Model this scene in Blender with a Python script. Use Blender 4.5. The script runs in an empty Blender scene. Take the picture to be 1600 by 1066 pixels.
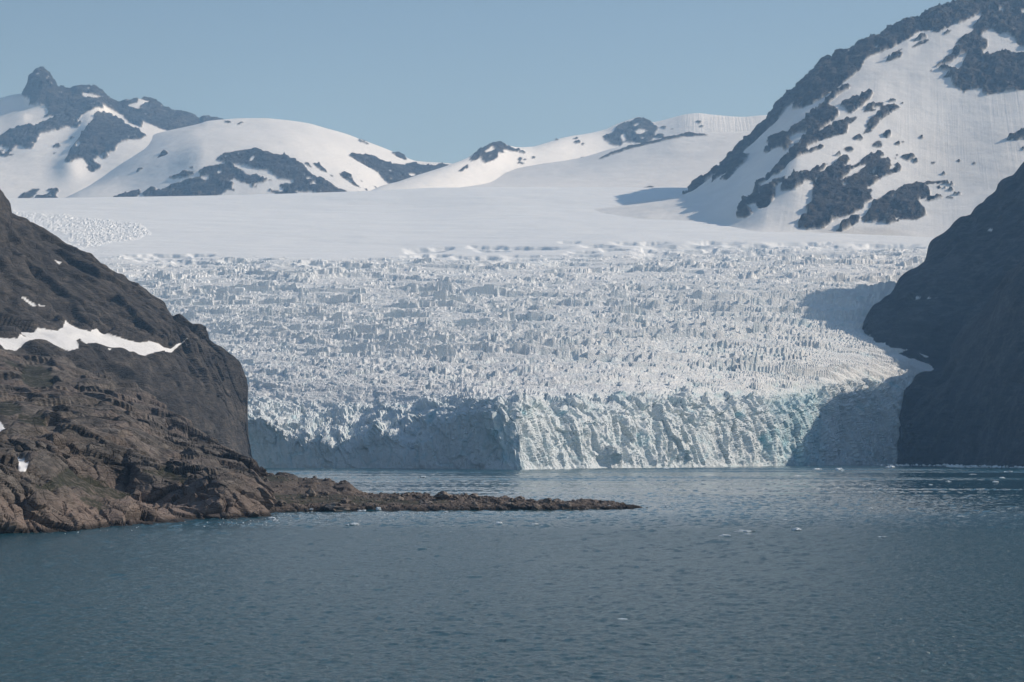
import bpy, math, time
import numpy as np
T0 = time.time()
S = bpy.context.scene
# ------------------------------------------------------------------ camera, sky, sun, exposure
F = 3111.0                      # focal length in photo pixels (1600 wide)
CAMZ = 25.0
PITCH = math.atan(169.0 / F)    # horizon hidden at photo row 702
cd = bpy.data.cameras.new('camera'); cam = bpy.data.objects.new('camera', cd); S.collection.objects.link(cam)
cd.sensor_width = 36.0; cd.lens = 36.0 * F / 1600.0; cd.clip_start = 1.0; cd.clip_end = 60000
cam.location = (0, 0, CAMZ); cam.rotation_euler = (math.pi / 2 + PITCH, 0, 0)
S.camera = cam
SUN_EL, SUN_AZ = math.radians(34), math.radians(76)      # azimuth clockwise from the view axis (+Y)
W = bpy.data.worlds.new('World'); S.world = W; W.use_nodes = True
wn = W.node_tree; bg = wn.nodes['Background']
sky = wn.nodes.new('ShaderNodeTexSky'); sky.sky_type = 'NISHITA'; sky.sun_disc = False
sky.sun_elevation = SUN_EL; sky.sun_rotation = SUN_AZ; sky.altitude = 0
sky.air_density = 1.0; sky.dust_density = 0.25; sky.ozone_density = 2.2
wn.links.new(sky.outputs[0], bg.inputs[0]); bg.inputs[1].default_value = 0.092
sd = bpy.data.lights.new('sun', 'SUN'); sun = bpy.data.objects.new('sun', sd); S.collection.objects.link(sun)
sd.energy = 3.8; sd.angle = math.radians(0.5); sd.color = (1.0, 0.965, 0.915)
import mathutils
to_sun = mathutils.Vector((math.sin(SUN_AZ) * math.cos(SUN_EL), math.cos(SUN_AZ) * math.cos(SUN_EL), math.sin(SUN_EL)))
sun.rotation_euler = to_sun.to_track_quat('Z', 'Y').to_euler()
vs = S.view_settings; vs.view_transform = 'Standard'; vs.look = 'None'; vs.exposure = 0.0; vs.gamma = 1.0
vs.use_curve_mapping = False
S.render.engine = 'CYCLES'
S.cycles.use_denoising = True
S.cycles.max_bounces = 6; S.cycles.volume_bounces = 1; S.cycles.diffuse_bounces = 3
S.cycles.use_adaptive_sampling = True; S.cycles.adaptive_threshold = 0.01

# ------------------------------------------------------------------ numpy noise
f32 = np.float32
def _hash(ix, iy, iz, seed):
    h = (ix.astype(np.uint32) * np.uint32(374761393)) ^ (iy.astype(np.uint32) * np.uint32(668265263)) \
        ^ (iz.astype(np.uint32) * np.uint32(2147483647 - 61)) ^ np.uint32(seed * 2654435761 & 0xffffffff)
    h ^= h >> np.uint32(15); h *= np.uint32(2246822519); h ^= h >> np.uint32(13); h *= np.uint32(3266489917); h ^= h >> np.uint32(16)
    return h
def h01(ix, iy, iz, seed): return (_hash(ix, iy, iz, seed) >> np.uint32(8)).astype(f32) / f32(16777216)
def gnoise(x, y, z, seed=0):
    """3-D gradient noise, about -1..1"""
    x = np.asarray(x, f32); y = np.asarray(y, f32); z = np.asarray(z, f32)
    x, y, z = np.broadcast_arrays(x, y, z)
    fx, fy, fz = np.floor(x), np.floor(y), np.floor(z)
    ix, iy, iz = fx.astype(np.int32), fy.astype(np.int32), fz.astype(np.int32)
    rx, ry, rz = x - fx, y - fy, z - fz
    ux, uy, uz = [r * r * r * (r * (r * 6 - 15) + 10) for r in (rx, ry, rz)]
    out = 0
    for dx in (0, 1):
        wx = ux if dx else 1 - ux
        for dy in (0, 1):
            wy = uy if dy else 1 - uy
            for dz in (0, 1):
                wz = uz if dz else 1 - uz
                h = _hash(ix + dx, iy + dy, iz + dz, seed)
                gx = (h & np.uint32(1023)).astype(f32) / 511.5 - 1
                gy = ((h >> np.uint32(10)) & np.uint32(1023)).astype(f32) / 511.5 - 1
                gz = ((h >> np.uint32(20)) & np.uint32(1023)).astype(f32) / 511.5 - 1
                out = out + wx * wy * wz * (gx * (rx - dx) + gy * (ry - dy) + gz * (rz - dz))
    return out * 1.3
def fbm(x, y, z, octv=4, seed=0, gain=0.5, ridged=False):
    a, s, t = 1.0, 0, 0; f = 1.0
    for o in range(octv):
        n = gnoise(x * f, y * f, z * f, seed + o)
        if ridged: n = 1 - 2 * np.abs(n)
        s = s + n * a; t += a; a *= gain; f *= 2.03
    return s / t
def voro2(u, v, seed=0):
    """2-D Voronoi: F1, F2, cell integer coordinates, offset from the seed point"""
    fu, fv = np.floor(u), np.floor(v)
    iu, iv = fu.astype(np.int32), fv.astype(np.int32)
    F1 = np.full(u.shape, 9, f32); F2 = F1.copy(); cu = iu.copy(); cv = iv.copy(); ou = np.zeros_like(F1); ov = ou.copy()
    z = np.zeros_like(iu)
    for a in (-1, 0, 1):
        for b in (-1, 0, 1):
            ju, jv = iu + a, iv + b
            du = u - (ju + 0.1 + 0.8 * h01(ju, jv, z, seed)); dv = v - (jv + 0.1 + 0.8 * h01(ju, jv, z, seed + 77))
            d = np.sqrt(du * du + dv * dv)
            m = d < F1
            F2 = np.where(m, F1, np.minimum(F2, d)); F1 = np.where(m, d, F1)
            cu = np.where(m, ju, cu); cv = np.where(m, jv, cv); ou = np.where(m, du, ou); ov = np.where(m, dv, ov)
    return F1, F2, cu, cv, ou, ov
def voro3(x, y, z, seed=0):
    ix, iy, iz = [np.floor(q).astype(np.int32) for q in (x, y, z)]
    F1 = np.full(x.shape, 9, f32); F2 = F1.copy(); C = [ix.copy(), iy.copy(), iz.copy()]; O = [np.zeros_like(F1) for _ in range(3)]
    for a in (-1, 0, 1):
        for b in (-1, 0, 1):
            for c in (-1, 0, 1):
                jx, jy, jz = ix + a, iy + b, iz + c
                dx = x - (jx + h01(jx, jy, jz, seed)); dy = y - (jy + h01(jx, jy, jz, seed + 5)); dz = z - (jz + h01(jx, jy, jz, seed + 9))
                d = np.sqrt(dx * dx + dy * dy + dz * dz); m = d < F1
                F2 = np.where(m, F1, np.minimum(F2, d)); F1 = np.where(m, d, F1)
                for k, (j, q) in enumerate(((jx, dx), (jy, dy), (jz, dz))):
                    C[k] = np.where(m, j, C[k]); O[k] = np.where(m, q, O[k])
    return F1, F2, C, O
def facets(x, y, z, seed):
    """blocky relief: every 3-D cell is a tilted plane at a random height"""
    F1, F2, C, O = voro3(x, y, z, seed)
    h = h01(*C, seed + 20) * 2 - 1
    for k in range(3): h = h + (h01(*C, seed + 30 + k) * 2 - 1) * O[k] * 1.2
    return h, F2 - F1
def sstep(a, b, x):
    t = np.clip((x - a) / (b - a), 0, 1); return t * t * (3 - 2 * t)
# ------------------------------------------------------------------ picture <-> place
CP, SP = math.cos(PITCH), math.sin(PITCH)
def z_at(py, d):
    """height of the point seen at photo row py when it stands d metres ahead"""
    v = (533 - py) / F
    return CAMZ + (SP + v * CP) * d / (CP - v * SP)
def x_at(px, py, d):
    v = (533 - py) / F
    return (px - 800) / F * d / (CP - v * SP)
def py_of(y, z):
    t = (z - CAMZ) / y          # invert z_at
    v = (t * CP - SP) / (CP + t * SP)
    return 533 - v * F
def px_of(x, y, z):
    v = (533 - py_of(y, z)) / F
    return 800 + x * (CP - v * SP) / y * F
def pchip(xs, ys, q):
    xs = np.asarray(xs, float); ys = np.asarray(ys, float)
    if len(xs) == 1: return np.full_like(q, ys[0])
    h = np.diff(xs); s = np.diff(ys) / h
    m = np.zeros_like(ys); m[0] = s[0]; m[-1] = s[-1]
    for i in range(1, len(xs) - 1):
        if s[i-1] * s[i] > 0:
            w1, w2 = 2*h[i] + h[i-1], h[i] + 2*h[i-1]
            m[i] = (w1 + w2) / (w1 / s[i-1] + w2 / s[i])
    q2 = np.clip(q, xs[0], xs[-1]); i = np.clip(np.searchsorted(xs, q2) - 1, 0, len(h) - 1)
    t = (q2 - xs[i]) / h[i]
    return (ys[i]*(1+2*t)*(1-t)**2 + h[i]*m[i]*t*(1-t)**2 + ys[i+1]*t*t*(3-2*t) + h[i]*m[i+1]*t*t*(t-1))
def curve(spec, q):
    if np.isscalar(spec): return np.full_like(q, float(spec))
    return pchip([p[0] for p in spec], [p[1] for p in spec], q)
def loft(px, rows):
    """rows from near to far: dict(py= or z=, d=, n=pieces to the next row). -> X, Y, Z grids"""
    D, Z = [], []
    for r in rows:
        d = curve(r['d'], px); D.append(d)
        Z.append(curve(r['z'], px) if 'z' in r else z_at(curve(r['py'], px), d))
    D, Z = np.array(D), np.array(Z)
    def tang(A):
        s = np.diff(A, axis=0); m = np.zeros_like(A); m[0] = s[0]; m[-1] = s[-1]
        a, b = s[:-1], s[1:]; ok = a * b > 0
        m[1:-1] = np.where(ok, 2 * a * b / np.where(ok, a + b, 1), 0)
        return m
    mD, mZ = tang(D), tang(Z)
    Ds, Zs = [], []
    for k in range(len(rows) - 1):
        n = rows[k]['n']
        for i in range(n + (k == len(rows) - 2)):
            t = i / n; a, b, c, e = (1+2*t)*(1-t)**2, t*(1-t)**2, t*t*(3-2*t), t*t*(t-1)
            Ds.append(a*D[k] + b*mD[k] + c*D[k+1] + e*mD[k+1]); Zs.append(a*Z[k] + b*mZ[k] + c*Z[k+1] + e*mZ[k+1])
    Y, Zz = np.array(Ds), np.array(Zs)
    X = x_at(px[None, :], py_of(Y, Zz), Y)
    return X.astype(f32), Y.astype(f32), Zz.astype(f32)
def normals(X, Y, Z):
    du = [np.gradient(a, axis=1) for a in (X, Y, Z)]; dv = [np.gradient(a, axis=0) for a in (X, Y, Z)]
    n = np.stack([du[1]*dv[2]-du[2]*dv[1], du[2]*dv[0]-du[0]*dv[2], du[0]*dv[1]-du[1]*dv[0]], -1)
    return n / (np.linalg.norm(n, axis=-1, keepdims=True) + 1e-9)
def smooth(a, k=2):
    for _ in range(k):
        p = np.pad(a, 1, mode='edge')
        a = (p[:-2, 1:-1] + p[2:, 1:-1] + p[1:-1, :-2] + p[1:-1, 2:] + 4 * p[1:-1, 1:-1]) / 8
    return a
def inpoly(poly, x, y):
    P = np.asarray(poly, float); res = np.zeros(x.shape, bool)
    bb = (x >= P[:, 0].min()) & (x <= P[:, 0].max()) & (y >= P[:, 1].min()) & (y <= P[:, 1].max())
    if not bb.any(): return res
    xx, yy = x[bb], y[bb]; r = np.zeros(xx.shape, bool)
    for (x0, y0), (x1, y1) in zip(P, np.roll(P, -1, 0)):
        if y0 == y1: continue
        c = ((y0 > yy) != (y1 > yy)) & (xx < (x1 - x0) * (yy - y0) / (y1 - y0) + x0); r ^= c
    res[bb] = r
    return res
def ell(cx, cy, rx, ry, tilt=0.0, n=12):
    o = []
    for i in range(n):
        a = 2 * math.pi * i / n; k = 1 + 0.18 * math.sin(3 * a + cx); x, y = rx * k * math.cos(a), ry * k * math.sin(a)
        o.append((cx + x * math.cos(tilt) - y * math.sin(tilt), cy + x * math.sin(tilt) + y * math.cos(tilt)))
    return o
def Zm(ox, oy, s, polys): return [[(ox + s * a, oy + s * b) for a, b in p] for p in polys]
# ------------------------------------------------------------------ mesh output
def link(o): S.collection.objects.link(o); return o
def grid_mesh(name, X, Y, Z, mats, keep=None, attrs=None, nrm=None, parent=None, smooth_shade=True):
    R, Cc = X.shape
    q = np.arange(R * Cc, dtype=np.int32).reshape(R, Cc)
    f = np.stack([q[:-1, :-1], q[:-1, 1:], q[1:, 1:], q[1:, :-1]], -1)
    f = f[keep] if keep is not None else f.reshape(-1, 4)
    used, inv = np.unique(f, return_inverse=True); f = inv.reshape(-1, 4).astype(np.int32)
    co = np.stack([X, Y, Z], -1).reshape(-1, 3)[used].astype(f32)
    me = bpy.data.meshes.new(name)
    me.vertices.add(len(co)); me.vertices.foreach_set('co', co.ravel())
    me.loops.add(f.size); me.loops.foreach_set('vertex_index', f.ravel())
    me.polygons.add(len(f)); me.polygons.foreach_set('loop_start', np.arange(0, f.size, 4, dtype=np.int32))
    me.polygons.foreach_set('use_smooth', np.full(len(f), smooth_shade))
    for k, a in (attrs or {}).items():
        at = me.attributes.new(k, 'FLOAT', 'POINT'); at.data.foreach_set('value', np.asarray(a, f32).ravel()[used])
    me.update()
    if nrm is not None and smooth_shade: me.normals_split_custom_set_from_vertices(nrm.reshape(-1, 3)[used].tolist())
    for m in (mats if isinstance(mats, (list, tuple)) else [mats]): me.materials.append(m)
    o = link(bpy.data.objects.new(name, me)); o.parent = parent
    return o
def build(name, X, Y, Z, mat, label=None, cat=None, kind='structure', attrs=None, parts=None, lab=None, keep=None, minf=1, shade=True):
    """one grid; faces whose lab > 0 become child parts named after parts[lab]"""
    nrm = normals(X, Y, Z)
    if keep is None: keep = np.ones((X.shape[0] - 1, X.shape[1] - 1), bool)
    if lab is None: lab = np.zeros(keep.shape, int)
    cnt = np.bincount(lab[keep].ravel(), minlength=(parts and max(parts) or 0) + 1)
    for k in (parts or {}):
        if cnt[k] < minf: lab = np.where(lab == k, 0, lab)
    root = grid_mesh(name, X, Y, Z, mat, keep & (lab == 0), attrs, nrm, None, shade)
    root['kind'] = kind; root['label'] = label; root['category'] = cat
    for k, pn in (parts or {}).items():
        m = keep & (lab == k)
        if cnt[k] < minf or not m.any(): continue
        o = grid_mesh(pn, X, Y, Z, mat, m, attrs, nrm, root, shade)
    return root
def facelab(v):   # vertex labels -> face labels
    return np.maximum(np.maximum(v[:-1, :-1], v[1:, 1:]), np.maximum(v[1:, :-1], v[:-1, 1:]))
# ------------------------------------------------------------------ materials
class NT:
    def __init__(s, name):
        s.m = bpy.data.materials.new(name); s.m.use_nodes = True; s.t = s.m.node_tree
        s.b = s.t.nodes['Principled BSDF']; s.out = s.t.nodes['Material Output']
        s.pos = s.t.nodes.new('ShaderNodeNewGeometry').outputs['Position']
        s.oco = None
    def n(s, ty, **kw):
        nd = s.t.nodes.new(ty)
        for k, v in kw.items(): setattr(nd, k, v)
        return nd
    def l(s, a, b): s.t.links.new(a, b)
    def objco(s): return s.n('ShaderNodeTexCoord').outputs['Object']
    def scale(s, vec, sc):
        nd = s.n('ShaderNodeVectorMath', operation='MULTIPLY'); s.l(vec, nd.inputs[0]); nd.inputs[1].default_value = sc; return nd.outputs[0]
    def noise(s, vec, scale, detail=4, rough=0.55, dist=0, ty='FBM'):
        nd = s.n('ShaderNodeTexNoise'); s.l(vec, nd.inputs['Vector']); nd.inputs['Scale'].default_value = scale
        nd.inputs['Detail'].default_value = detail; nd.inputs['Roughness'].default_value = rough; nd.inputs['Distortion'].default_value = dist
        return nd.outputs['Fac']
    def voro(s, vec, scale, feat='F1', out='Distance'):
        nd = s.n('ShaderNodeTexVoronoi', feature=feat); s.l(vec, nd.inputs['Vector']); nd.inputs['Scale'].default_value = scale; return nd.outputs[out]
    def ramp(s, fac, pts):
        nd = s.n('ShaderNodeValToRGB'); s.l(fac, nd.inputs[0]); e = nd.color_ramp.elements
        while len(e) < len(pts): e.new(0.5)
        for i, (p, c) in enumerate(pts):
            e[i].position = p; e[i].color = (c, c, c, 1) if np.isscalar(c) else (*c, 1)
        return nd.outputs[0]
    def mix(s, fac, a, b, mode='MIX'):
        nd = s.n('ShaderNodeMix', data_type='RGBA', blend_type=mode)
        for sock, v in ((nd.inputs[0], fac), (nd.inputs[6], a), (nd.inputs[7], b)):
            if isinstance(v, bpy.types.NodeSocket): s.l(v, sock)
            elif np.isscalar(v): sock.default_value = v if sock.type == 'VALUE' else (v, v, v, 1)
            else: sock.default_value = (*v, 1)
        return nd.outputs[2]
    def math(s, op, a, b=0.0, c=0.0, clamp=False):
        nd = s.n('ShaderNodeMath', operation=op, use_clamp=clamp)
        for i, v in enumerate((a, b, c)):
            if isinstance(v, bpy.types.NodeSocket): s.l(v, nd.inputs[i])
            else: nd.inputs[i].default_value = v
        return nd.outputs[0]
    def attr(s, name):
        nd = s.n('ShaderNodeAttribute', attribute_name=name); return nd.outputs['Fac']
    def bump(s, h, dist, strength=1.0, nrm=None):
        nd = s.n('ShaderNodeBump'); s.l(h, nd.inputs['Height']); nd.inputs['Distance'].default_value = dist
        if isinstance(strength, bpy.types.NodeSocket): s.l(strength, nd.inputs['Strength'])
        else: nd.inputs['Strength'].default_value = strength
        if nrm is not None: s.l(nrm, nd.inputs['Normal'])
        return nd.outputs[0]
    def done(s, col=None, rough=0.9, nrm=None, spec=0.2):
        if col is not None: s.l(col, s.b.inputs['Base Color'])
        if isinstance(rough, bpy.types.NodeSocket): s.l(rough, s.b.inputs['Roughness'])
        else: s.b.inputs['Roughness'].default_value = rough
        s.b.inputs['Specular IOR Level'].default_value = spec
        if nrm is not None: s.l(nrm, s.b.inputs['Normal'])
        return s.m
def rock_colour(t, s, dark, mid, light, pink=None):
    """s = overall size in metres of the colour patches"""
    p = t.pos
    big = t.noise(p, 1 / s, 6, 0.65, 1.5)
    lay = t.noise(t.scale(p, (0.35, 0.35, 2.2)), 2.2 / s, 6, 0.7, 2.5)
    fine = t.noise(p, 9 / s, 8, 0.75)
    f = t.math('ADD', t.math('MULTIPLY', big, 0.45), t.math('ADD', t.math('MULTIPLY', lay, 0.3), t.math('MULTIPLY', fine, 0.25)))
    c = t.ramp(f, [(0.38, dark), (0.5, mid), (0.63, light)])
    if pink:
        pk = t.ramp(t.noise(p, 0.6 / s, 5, 0.6, 1.0), [(0.48, 0.0), (0.62, 1.0)])
        c = t.mix(t.math('ADD', t.math('MULTIPLY', pk, 0.5), t.math('MULTIPLY', t.attr('shore'), 0.75), clamp=True), c, t.mix(fine, pink, light))
    return c, f, fine
def far_rock_snow(name, s, slant, snow=(0.84, 0.83, 0.82)):
    t = NT(name)
    c, f, fine = rock_colour(t, s, (0.022, 0.022, 0.024), (0.070, 0.064, 0.062), (0.20, 0.17, 0.14))
    m = t.attr('rock')
    sp = t.n('ShaderNodeSeparateXYZ'); t.l(t.pos, sp.inputs[0]); cb = t.n('ShaderNodeCombineXYZ')
    t.l(t.math('MULTIPLY_ADD', sp.outputs[1], -slant, sp.outputs[0]), cb.inputs[0]); t.l(t.math('MULTIPLY', sp.outputs[2], 0.03), cb.inputs[1])
    flute = t.math('MULTIPLY', t.noise(cb.outputs[0], 0.07, 5, 0.7, 0.4), t.math('ADD', t.noise(t.pos, 0.006, 3, 0.5), 0.2))
    und = t.noise(t.pos, 0.012, 5, 0.55)
    sn = t.mix(t.ramp(und, [(0.35, 0.0), (0.7, 1.0)]), snow, tuple(v * 0.93 for v in snow))
    sn = t.mix(t.math('MULTIPLY', t.attr('dirt'), t.noise(t.pos, 0.05, 6, 0.7)), sn, (0.42, 0.38, 0.33))
    col = t.mix(m, sn, c)
    hr = t.math('ADD', t.noise(t.pos, 0.06, 8, 0.7, 0.5), t.math('MULTIPLY', t.noise(t.scale(t.pos, (1, 1, 0.3)), 0.12, 6, 0.7), 0.6))
    hs = t.math('ADD', t.math('MULTIPLY', und, 1.0), t.math('MULTIPLY', flute, t.attr('flute')))
    b1 = t.bump(hr, 34.0, m)
    inv = t.math('SUBTRACT', 1.0, m, clamp=True)
    b2 = t.bump(hs, 9.0, t.math('MULTIPLY', inv, 0.6), b1)
    return t.done(col, 0.85, b2, 0.15)
def near_rock(name, s, bumpd, dark, mid, light, pink=None):
    t = NT(name)
    c, f, fine = rock_colour(t, s, dark, mid, light, pink)
    cr = t.voro(t.scale(t.pos, (0.6, 0.6, 1.4)), 5 / s, 'DISTANCE_TO_EDGE')
    crack = t.ramp(cr, [(0.0, 0.0), (0.05, 1.0)])
    c = t.mix(t.math('MULTIPLY', t.math('SUBTRACT', 1.0, crack), 0.35), c, dark)
    wet = t.attr('wet')
    c = t.mix(wet, c, tuple(v * 0.45 for v in dark))
    g = t.math('MULTIPLY', t.attr('grass'), t.ramp(t.noise(p_ := t.pos, 0.35, 7, 0.75), [(0.40, 0.15), (0.52, 1.0)]))
    gc = t.ramp(t.noise(t.pos, 0.5, 6, 0.7), [(0.35, (0.016, 0.021, 0.010)), (0.65, (0.042, 0.046, 0.022))])
    c = t.mix(g, c, gc)
    sn = t.attr('snow'); c = t.mix(sn, c, t.mix(t.noise(t.pos, 0.2, 5, 0.6), (0.62, 0.61, 0.60), (0.84, 0.84, 0.85)))
    rockm = t.math('SUBTRACT', 1.0, sn, clamp=True)
    h = t.math('ADD', t.noise(t.pos, 2.5 / s, 9, 0.72, 0.4), t.math('MULTIPLY', t.noise(t.scale(t.pos, (0.5, 0.5, 3)), 3 / s, 6, 0.7, 1.0), 0.5))
    h = t.math('ADD', h, t.math('MULTIPLY', crack, 0.12))
    b = t.bump(h, bumpd, rockm)
    return t.done(c, 0.85, b, 0.25)
def ice_material():
    t = NT('glacier_ice')
    p = t.pos
    n1 = t.noise(p, 0.05, 6, 0.65); n2 = t.noise(p, 0.6, 6, 0.7)
    white = t.mix(n1, (0.91, 0.91, 0.91), (0.84, 0.86, 0.87))
    white = t.mix(t.math('MULTIPLY', t.attr('dirt'), t.ramp(n2, [(0.35, 0.0), (0.65, 1.0)])), white, (0.36, 0.34, 0.33))
    bl = t.attr('blue')
    bf = t.math('MULTIPLY', bl, t.ramp(t.noise(p, 0.07, 5, 0.6), [(0.3, 0.35), (0.6, 1.0)]))
    col = t.mix(bf, white, (0.24, 0.54, 0.63))
    rug = t.attr('rug')
    h = t.math('ADD', t.math('MULTIPLY', t.noise(t.scale(p, (1, 0.6, 0.28)), 0.55, 7, 0.7, 0.3), 1.0), t.math('MULTIPLY', t.noise(p, 0.22, 5, 0.6), 1.2))
    b = t.bump(h, 2.2, rug)
    und = t.noise(t.scale(p, (0.5, 1, 1)), 0.008, 5, 0.5)
    b = t.bump(und, 30.0, 0.5, b)
    lines = t.noise(t.scale(p, (0.35, 1.6, 0)), 0.02, 6, 0.65, 0.6)
    b = t.bump(lines, 5.0, 0.4, b)
    return t.done(col, 0.55, b, 0.3)
def simple(name, cols, sc, bump, rough=0.8, spec=0.3, obj=True):
    t = NT(name); p = t.objco() if obj else t.pos
    f = t.noise(p, sc, 7, 0.7, 0.5)
    c = t.ramp(f, [(0.35, cols[0]), (0.5, cols[1]), (0.66, cols[2])])
    b = t.bump(t.noise(p, sc * 2.5, 7, 0.7), bump)
    return t.done(c, rough, b, spec)
M_far = far_rock_snow('snow_and_far_rock', 110, 0.09)
M_mtn = far_rock_snow('snow_and_mountain_rock', 80, 0.21)
M_ice = ice_material()
M_hill = near_rock('dark_hill_rock', 45, 7.0, (0.022, 0.020, 0.020), (0.066, 0.057, 0.050), (0.16, 0.135, 0.112))
M_head = near_rock('banded_gneiss', 22, 3.0, (0.032, 0.029, 0.027), (0.118, 0.103, 0.090), (0.27, 0.235, 0.205), (0.25, 0.165, 0.128))
M_spit = near_rock('dark_spit_rock', 9, 1.2, (0.020, 0.018, 0.016), (0.066, 0.056, 0.048), (0.19, 0.16, 0.135), (0.15, 0.105, 0.085))
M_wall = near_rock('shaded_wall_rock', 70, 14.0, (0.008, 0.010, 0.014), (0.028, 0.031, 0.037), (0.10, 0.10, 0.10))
M_boulder = simple('boulder_rock', [(0.06, 0.048, 0.04), (0.15, 0.12, 0.10), (0.36, 0.31, 0.26)], 1.2, 0.25)
M_berg = simple('floating_ice', [(0.62, 0.70, 0.74), (0.78, 0.82, 0.84), (0.88, 0.88, 0.88)], 0.8, 0.3, 0.5)
def water_material():
    t = NT('fjord_water')
    p = t.pos
    dist = t.n('ShaderNodeSeparateXYZ'); t.l(p, dist.inputs[0]); y = dist.outputs['Y']
    rough = t.math('MULTIPLY_ADD', t.math('MULTIPLY', t.attr('ruff'), t.attr('ruff')), 0.13, 0.05)
    near_b = t.ramp(t.math('DIVIDE', y, 4000.0, clamp=True), [(0.0, 1.0), (0.15, 1.0), (0.20, 0.08), (0.30, 0.0)])
    w1 = t.noise(t.scale(p, (1.0, 0.42, 1)), 0.95, 5, 0.65, 0.5)
    b = t.bump(w1, 1.5, near_b)
    t.b.inputs['IOR'].default_value = 1.333
    t.b.inputs['Base Color'].default_value = (0.010, 0.068, 0.093, 1)
    t.l(rough, t.b.inputs['Roughness']); t.l(b, t.b.inputs['Normal'])
    return t.m
M_water = water_material()
print('mats', round(time.time() - T0, 1))

# ================================================================== SETTING
# ---- water
def water():
    u = np.linspace(-200, 1800, 600)
    d = np.concatenate([[-600, 40, 120, 190], 1 / np.linspace(1 / 205, 1 / 640, 300), np.arange(641.8, 1100, 1.8), np.arange(1104, 1740, 9.0), np.arange(1745, 2600, 11.0), [2800, 3300, 3900, 4600]])
    D, U = np.meshgrid(d, u, indexing='ij')
    X = (U - 800) / F * np.maximum(np.abs(D), 400) * np.where(np.abs(U - 800) > 900, 1 + (np.abs(U - 800) - 900) / 20, 1)
    n = lambda a, b, sd, o=3: fbm(X / a, (D + 0.25 * X) / b, 0, o, sd, 0.6)
    # wind: ruffled near water, then calm and ruffled lanes lying across the fjord
    lane = fbm(X / 1500, D / 170, 0, 4, 33, 0.6); lane2 = fbm(X / 900, D / 60, 0, 3, 35, 0.6)
    Q = D + 90 * lane2 + 60 * lane
    A = np.interp(Q, [0, 600, 650, 700, 900, 965, 1560, 1650, 1760, 1900, 2050, 2150, 2600], [1, 1, .5, .42, .40, .30, .34, .95, .8, .3, .35, .9, .9])
    A = np.clip(A + 0.45 * sstep(0.22, 0.36, lane2) - 0.4 * sstep(0.2, 0.36, -lane2) * (D > 640), 0, 1)
    Z = 0.16 * n(2.4, 2.2, 5, 2) * np.interp(D, [200, 350, 480], [1.6, 1.8, 1.0]) + 0.26 * n(5, 4.6, 8, 2) * np.interp(D, [200, 350, 500, 640], [.5, .8, 2.2, 3.0]) + 0.05 * n(16, 11, 11, 2) * sstep(100, 215, D) * (1 - 0.9 * sstep(560, 700, D))
    Z = Z + 0.75 * A * n(10, 5.5, 21, 2) * sstep(560, 700, D) * (1 - sstep(1050, 1100, D)) + 2.3 * A * n(420, 34, 25, 1) * sstep(1100, 1130, D) * (1 - sstep(2500, 2600, D))
    Z = np.where((U < 10) | (U > 1790), 0, Z)
    o = grid_mesh('water', X.astype(f32), D.astype(f32), Z.astype(f32), M_water, attrs=dict(ruff=A), nrm=normals(X, D, Z * (1 + 1.6 * sstep(1090, 1130, D)))); o['kind'] = 'structure'
    o['label'] = 'blue grey fjord water rippled near and calm in pale bands below the ice'; o['category'] = 'water'
water()

# ---- glacier: calving front, icefall and the snow plateau above it
GB = [(-300, 3300), (100, 2950), (300, 2780), (400, 2690), (560, 2640), (700, 2550), (745, 2500), (785, 2452), (812, 2446), (850, 2486), (950, 2600), (1100, 2790), (1200, 2950), (1270, 3080), (1340, 3260), (1408, 3380), (1520, 3560), (1900, 3800)]
def gd(off, scale_l=1.0):   # depth curve = front line + offset
    return [(a, b + off) for a, b in GB]
def blend(c, off, target):  # move towards a common depth farther up
    return [(a, b + off + (target - 2440 - off) * 1.0 - (b - 2440) * min(1, (target - 2440) / 4200.0)) if b + off < target else (a, b + off) for a, b in GB]
GS = [(-300, 3000), (300, 2700), (560, 2580), (800, 2540), (950, 2600), (1100, 2740), (1270, 2990), (1408, 3300), (1520, 3500), (1900, 3750)]
_q = np.linspace(-700, 2300, 301); _g = pchip([a for a, b in GS], [b for a, b in GS], _q); _k = np.exp(-(np.arange(-40, 41) / 13.0) ** 2); _k /= _k.sum()
_g = np.convolve(np.pad(_g, 40, mode='edge'), _k, mode='valid'); GS = list(zip(_q[::6].tolist(), _g[::6].tolist()))
def up(target, w):          # w=0: parallel to the front, w=1: constant depth
    return [(a, (b - 2540) * (1 - w) + target) for a, b in GS]
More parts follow.
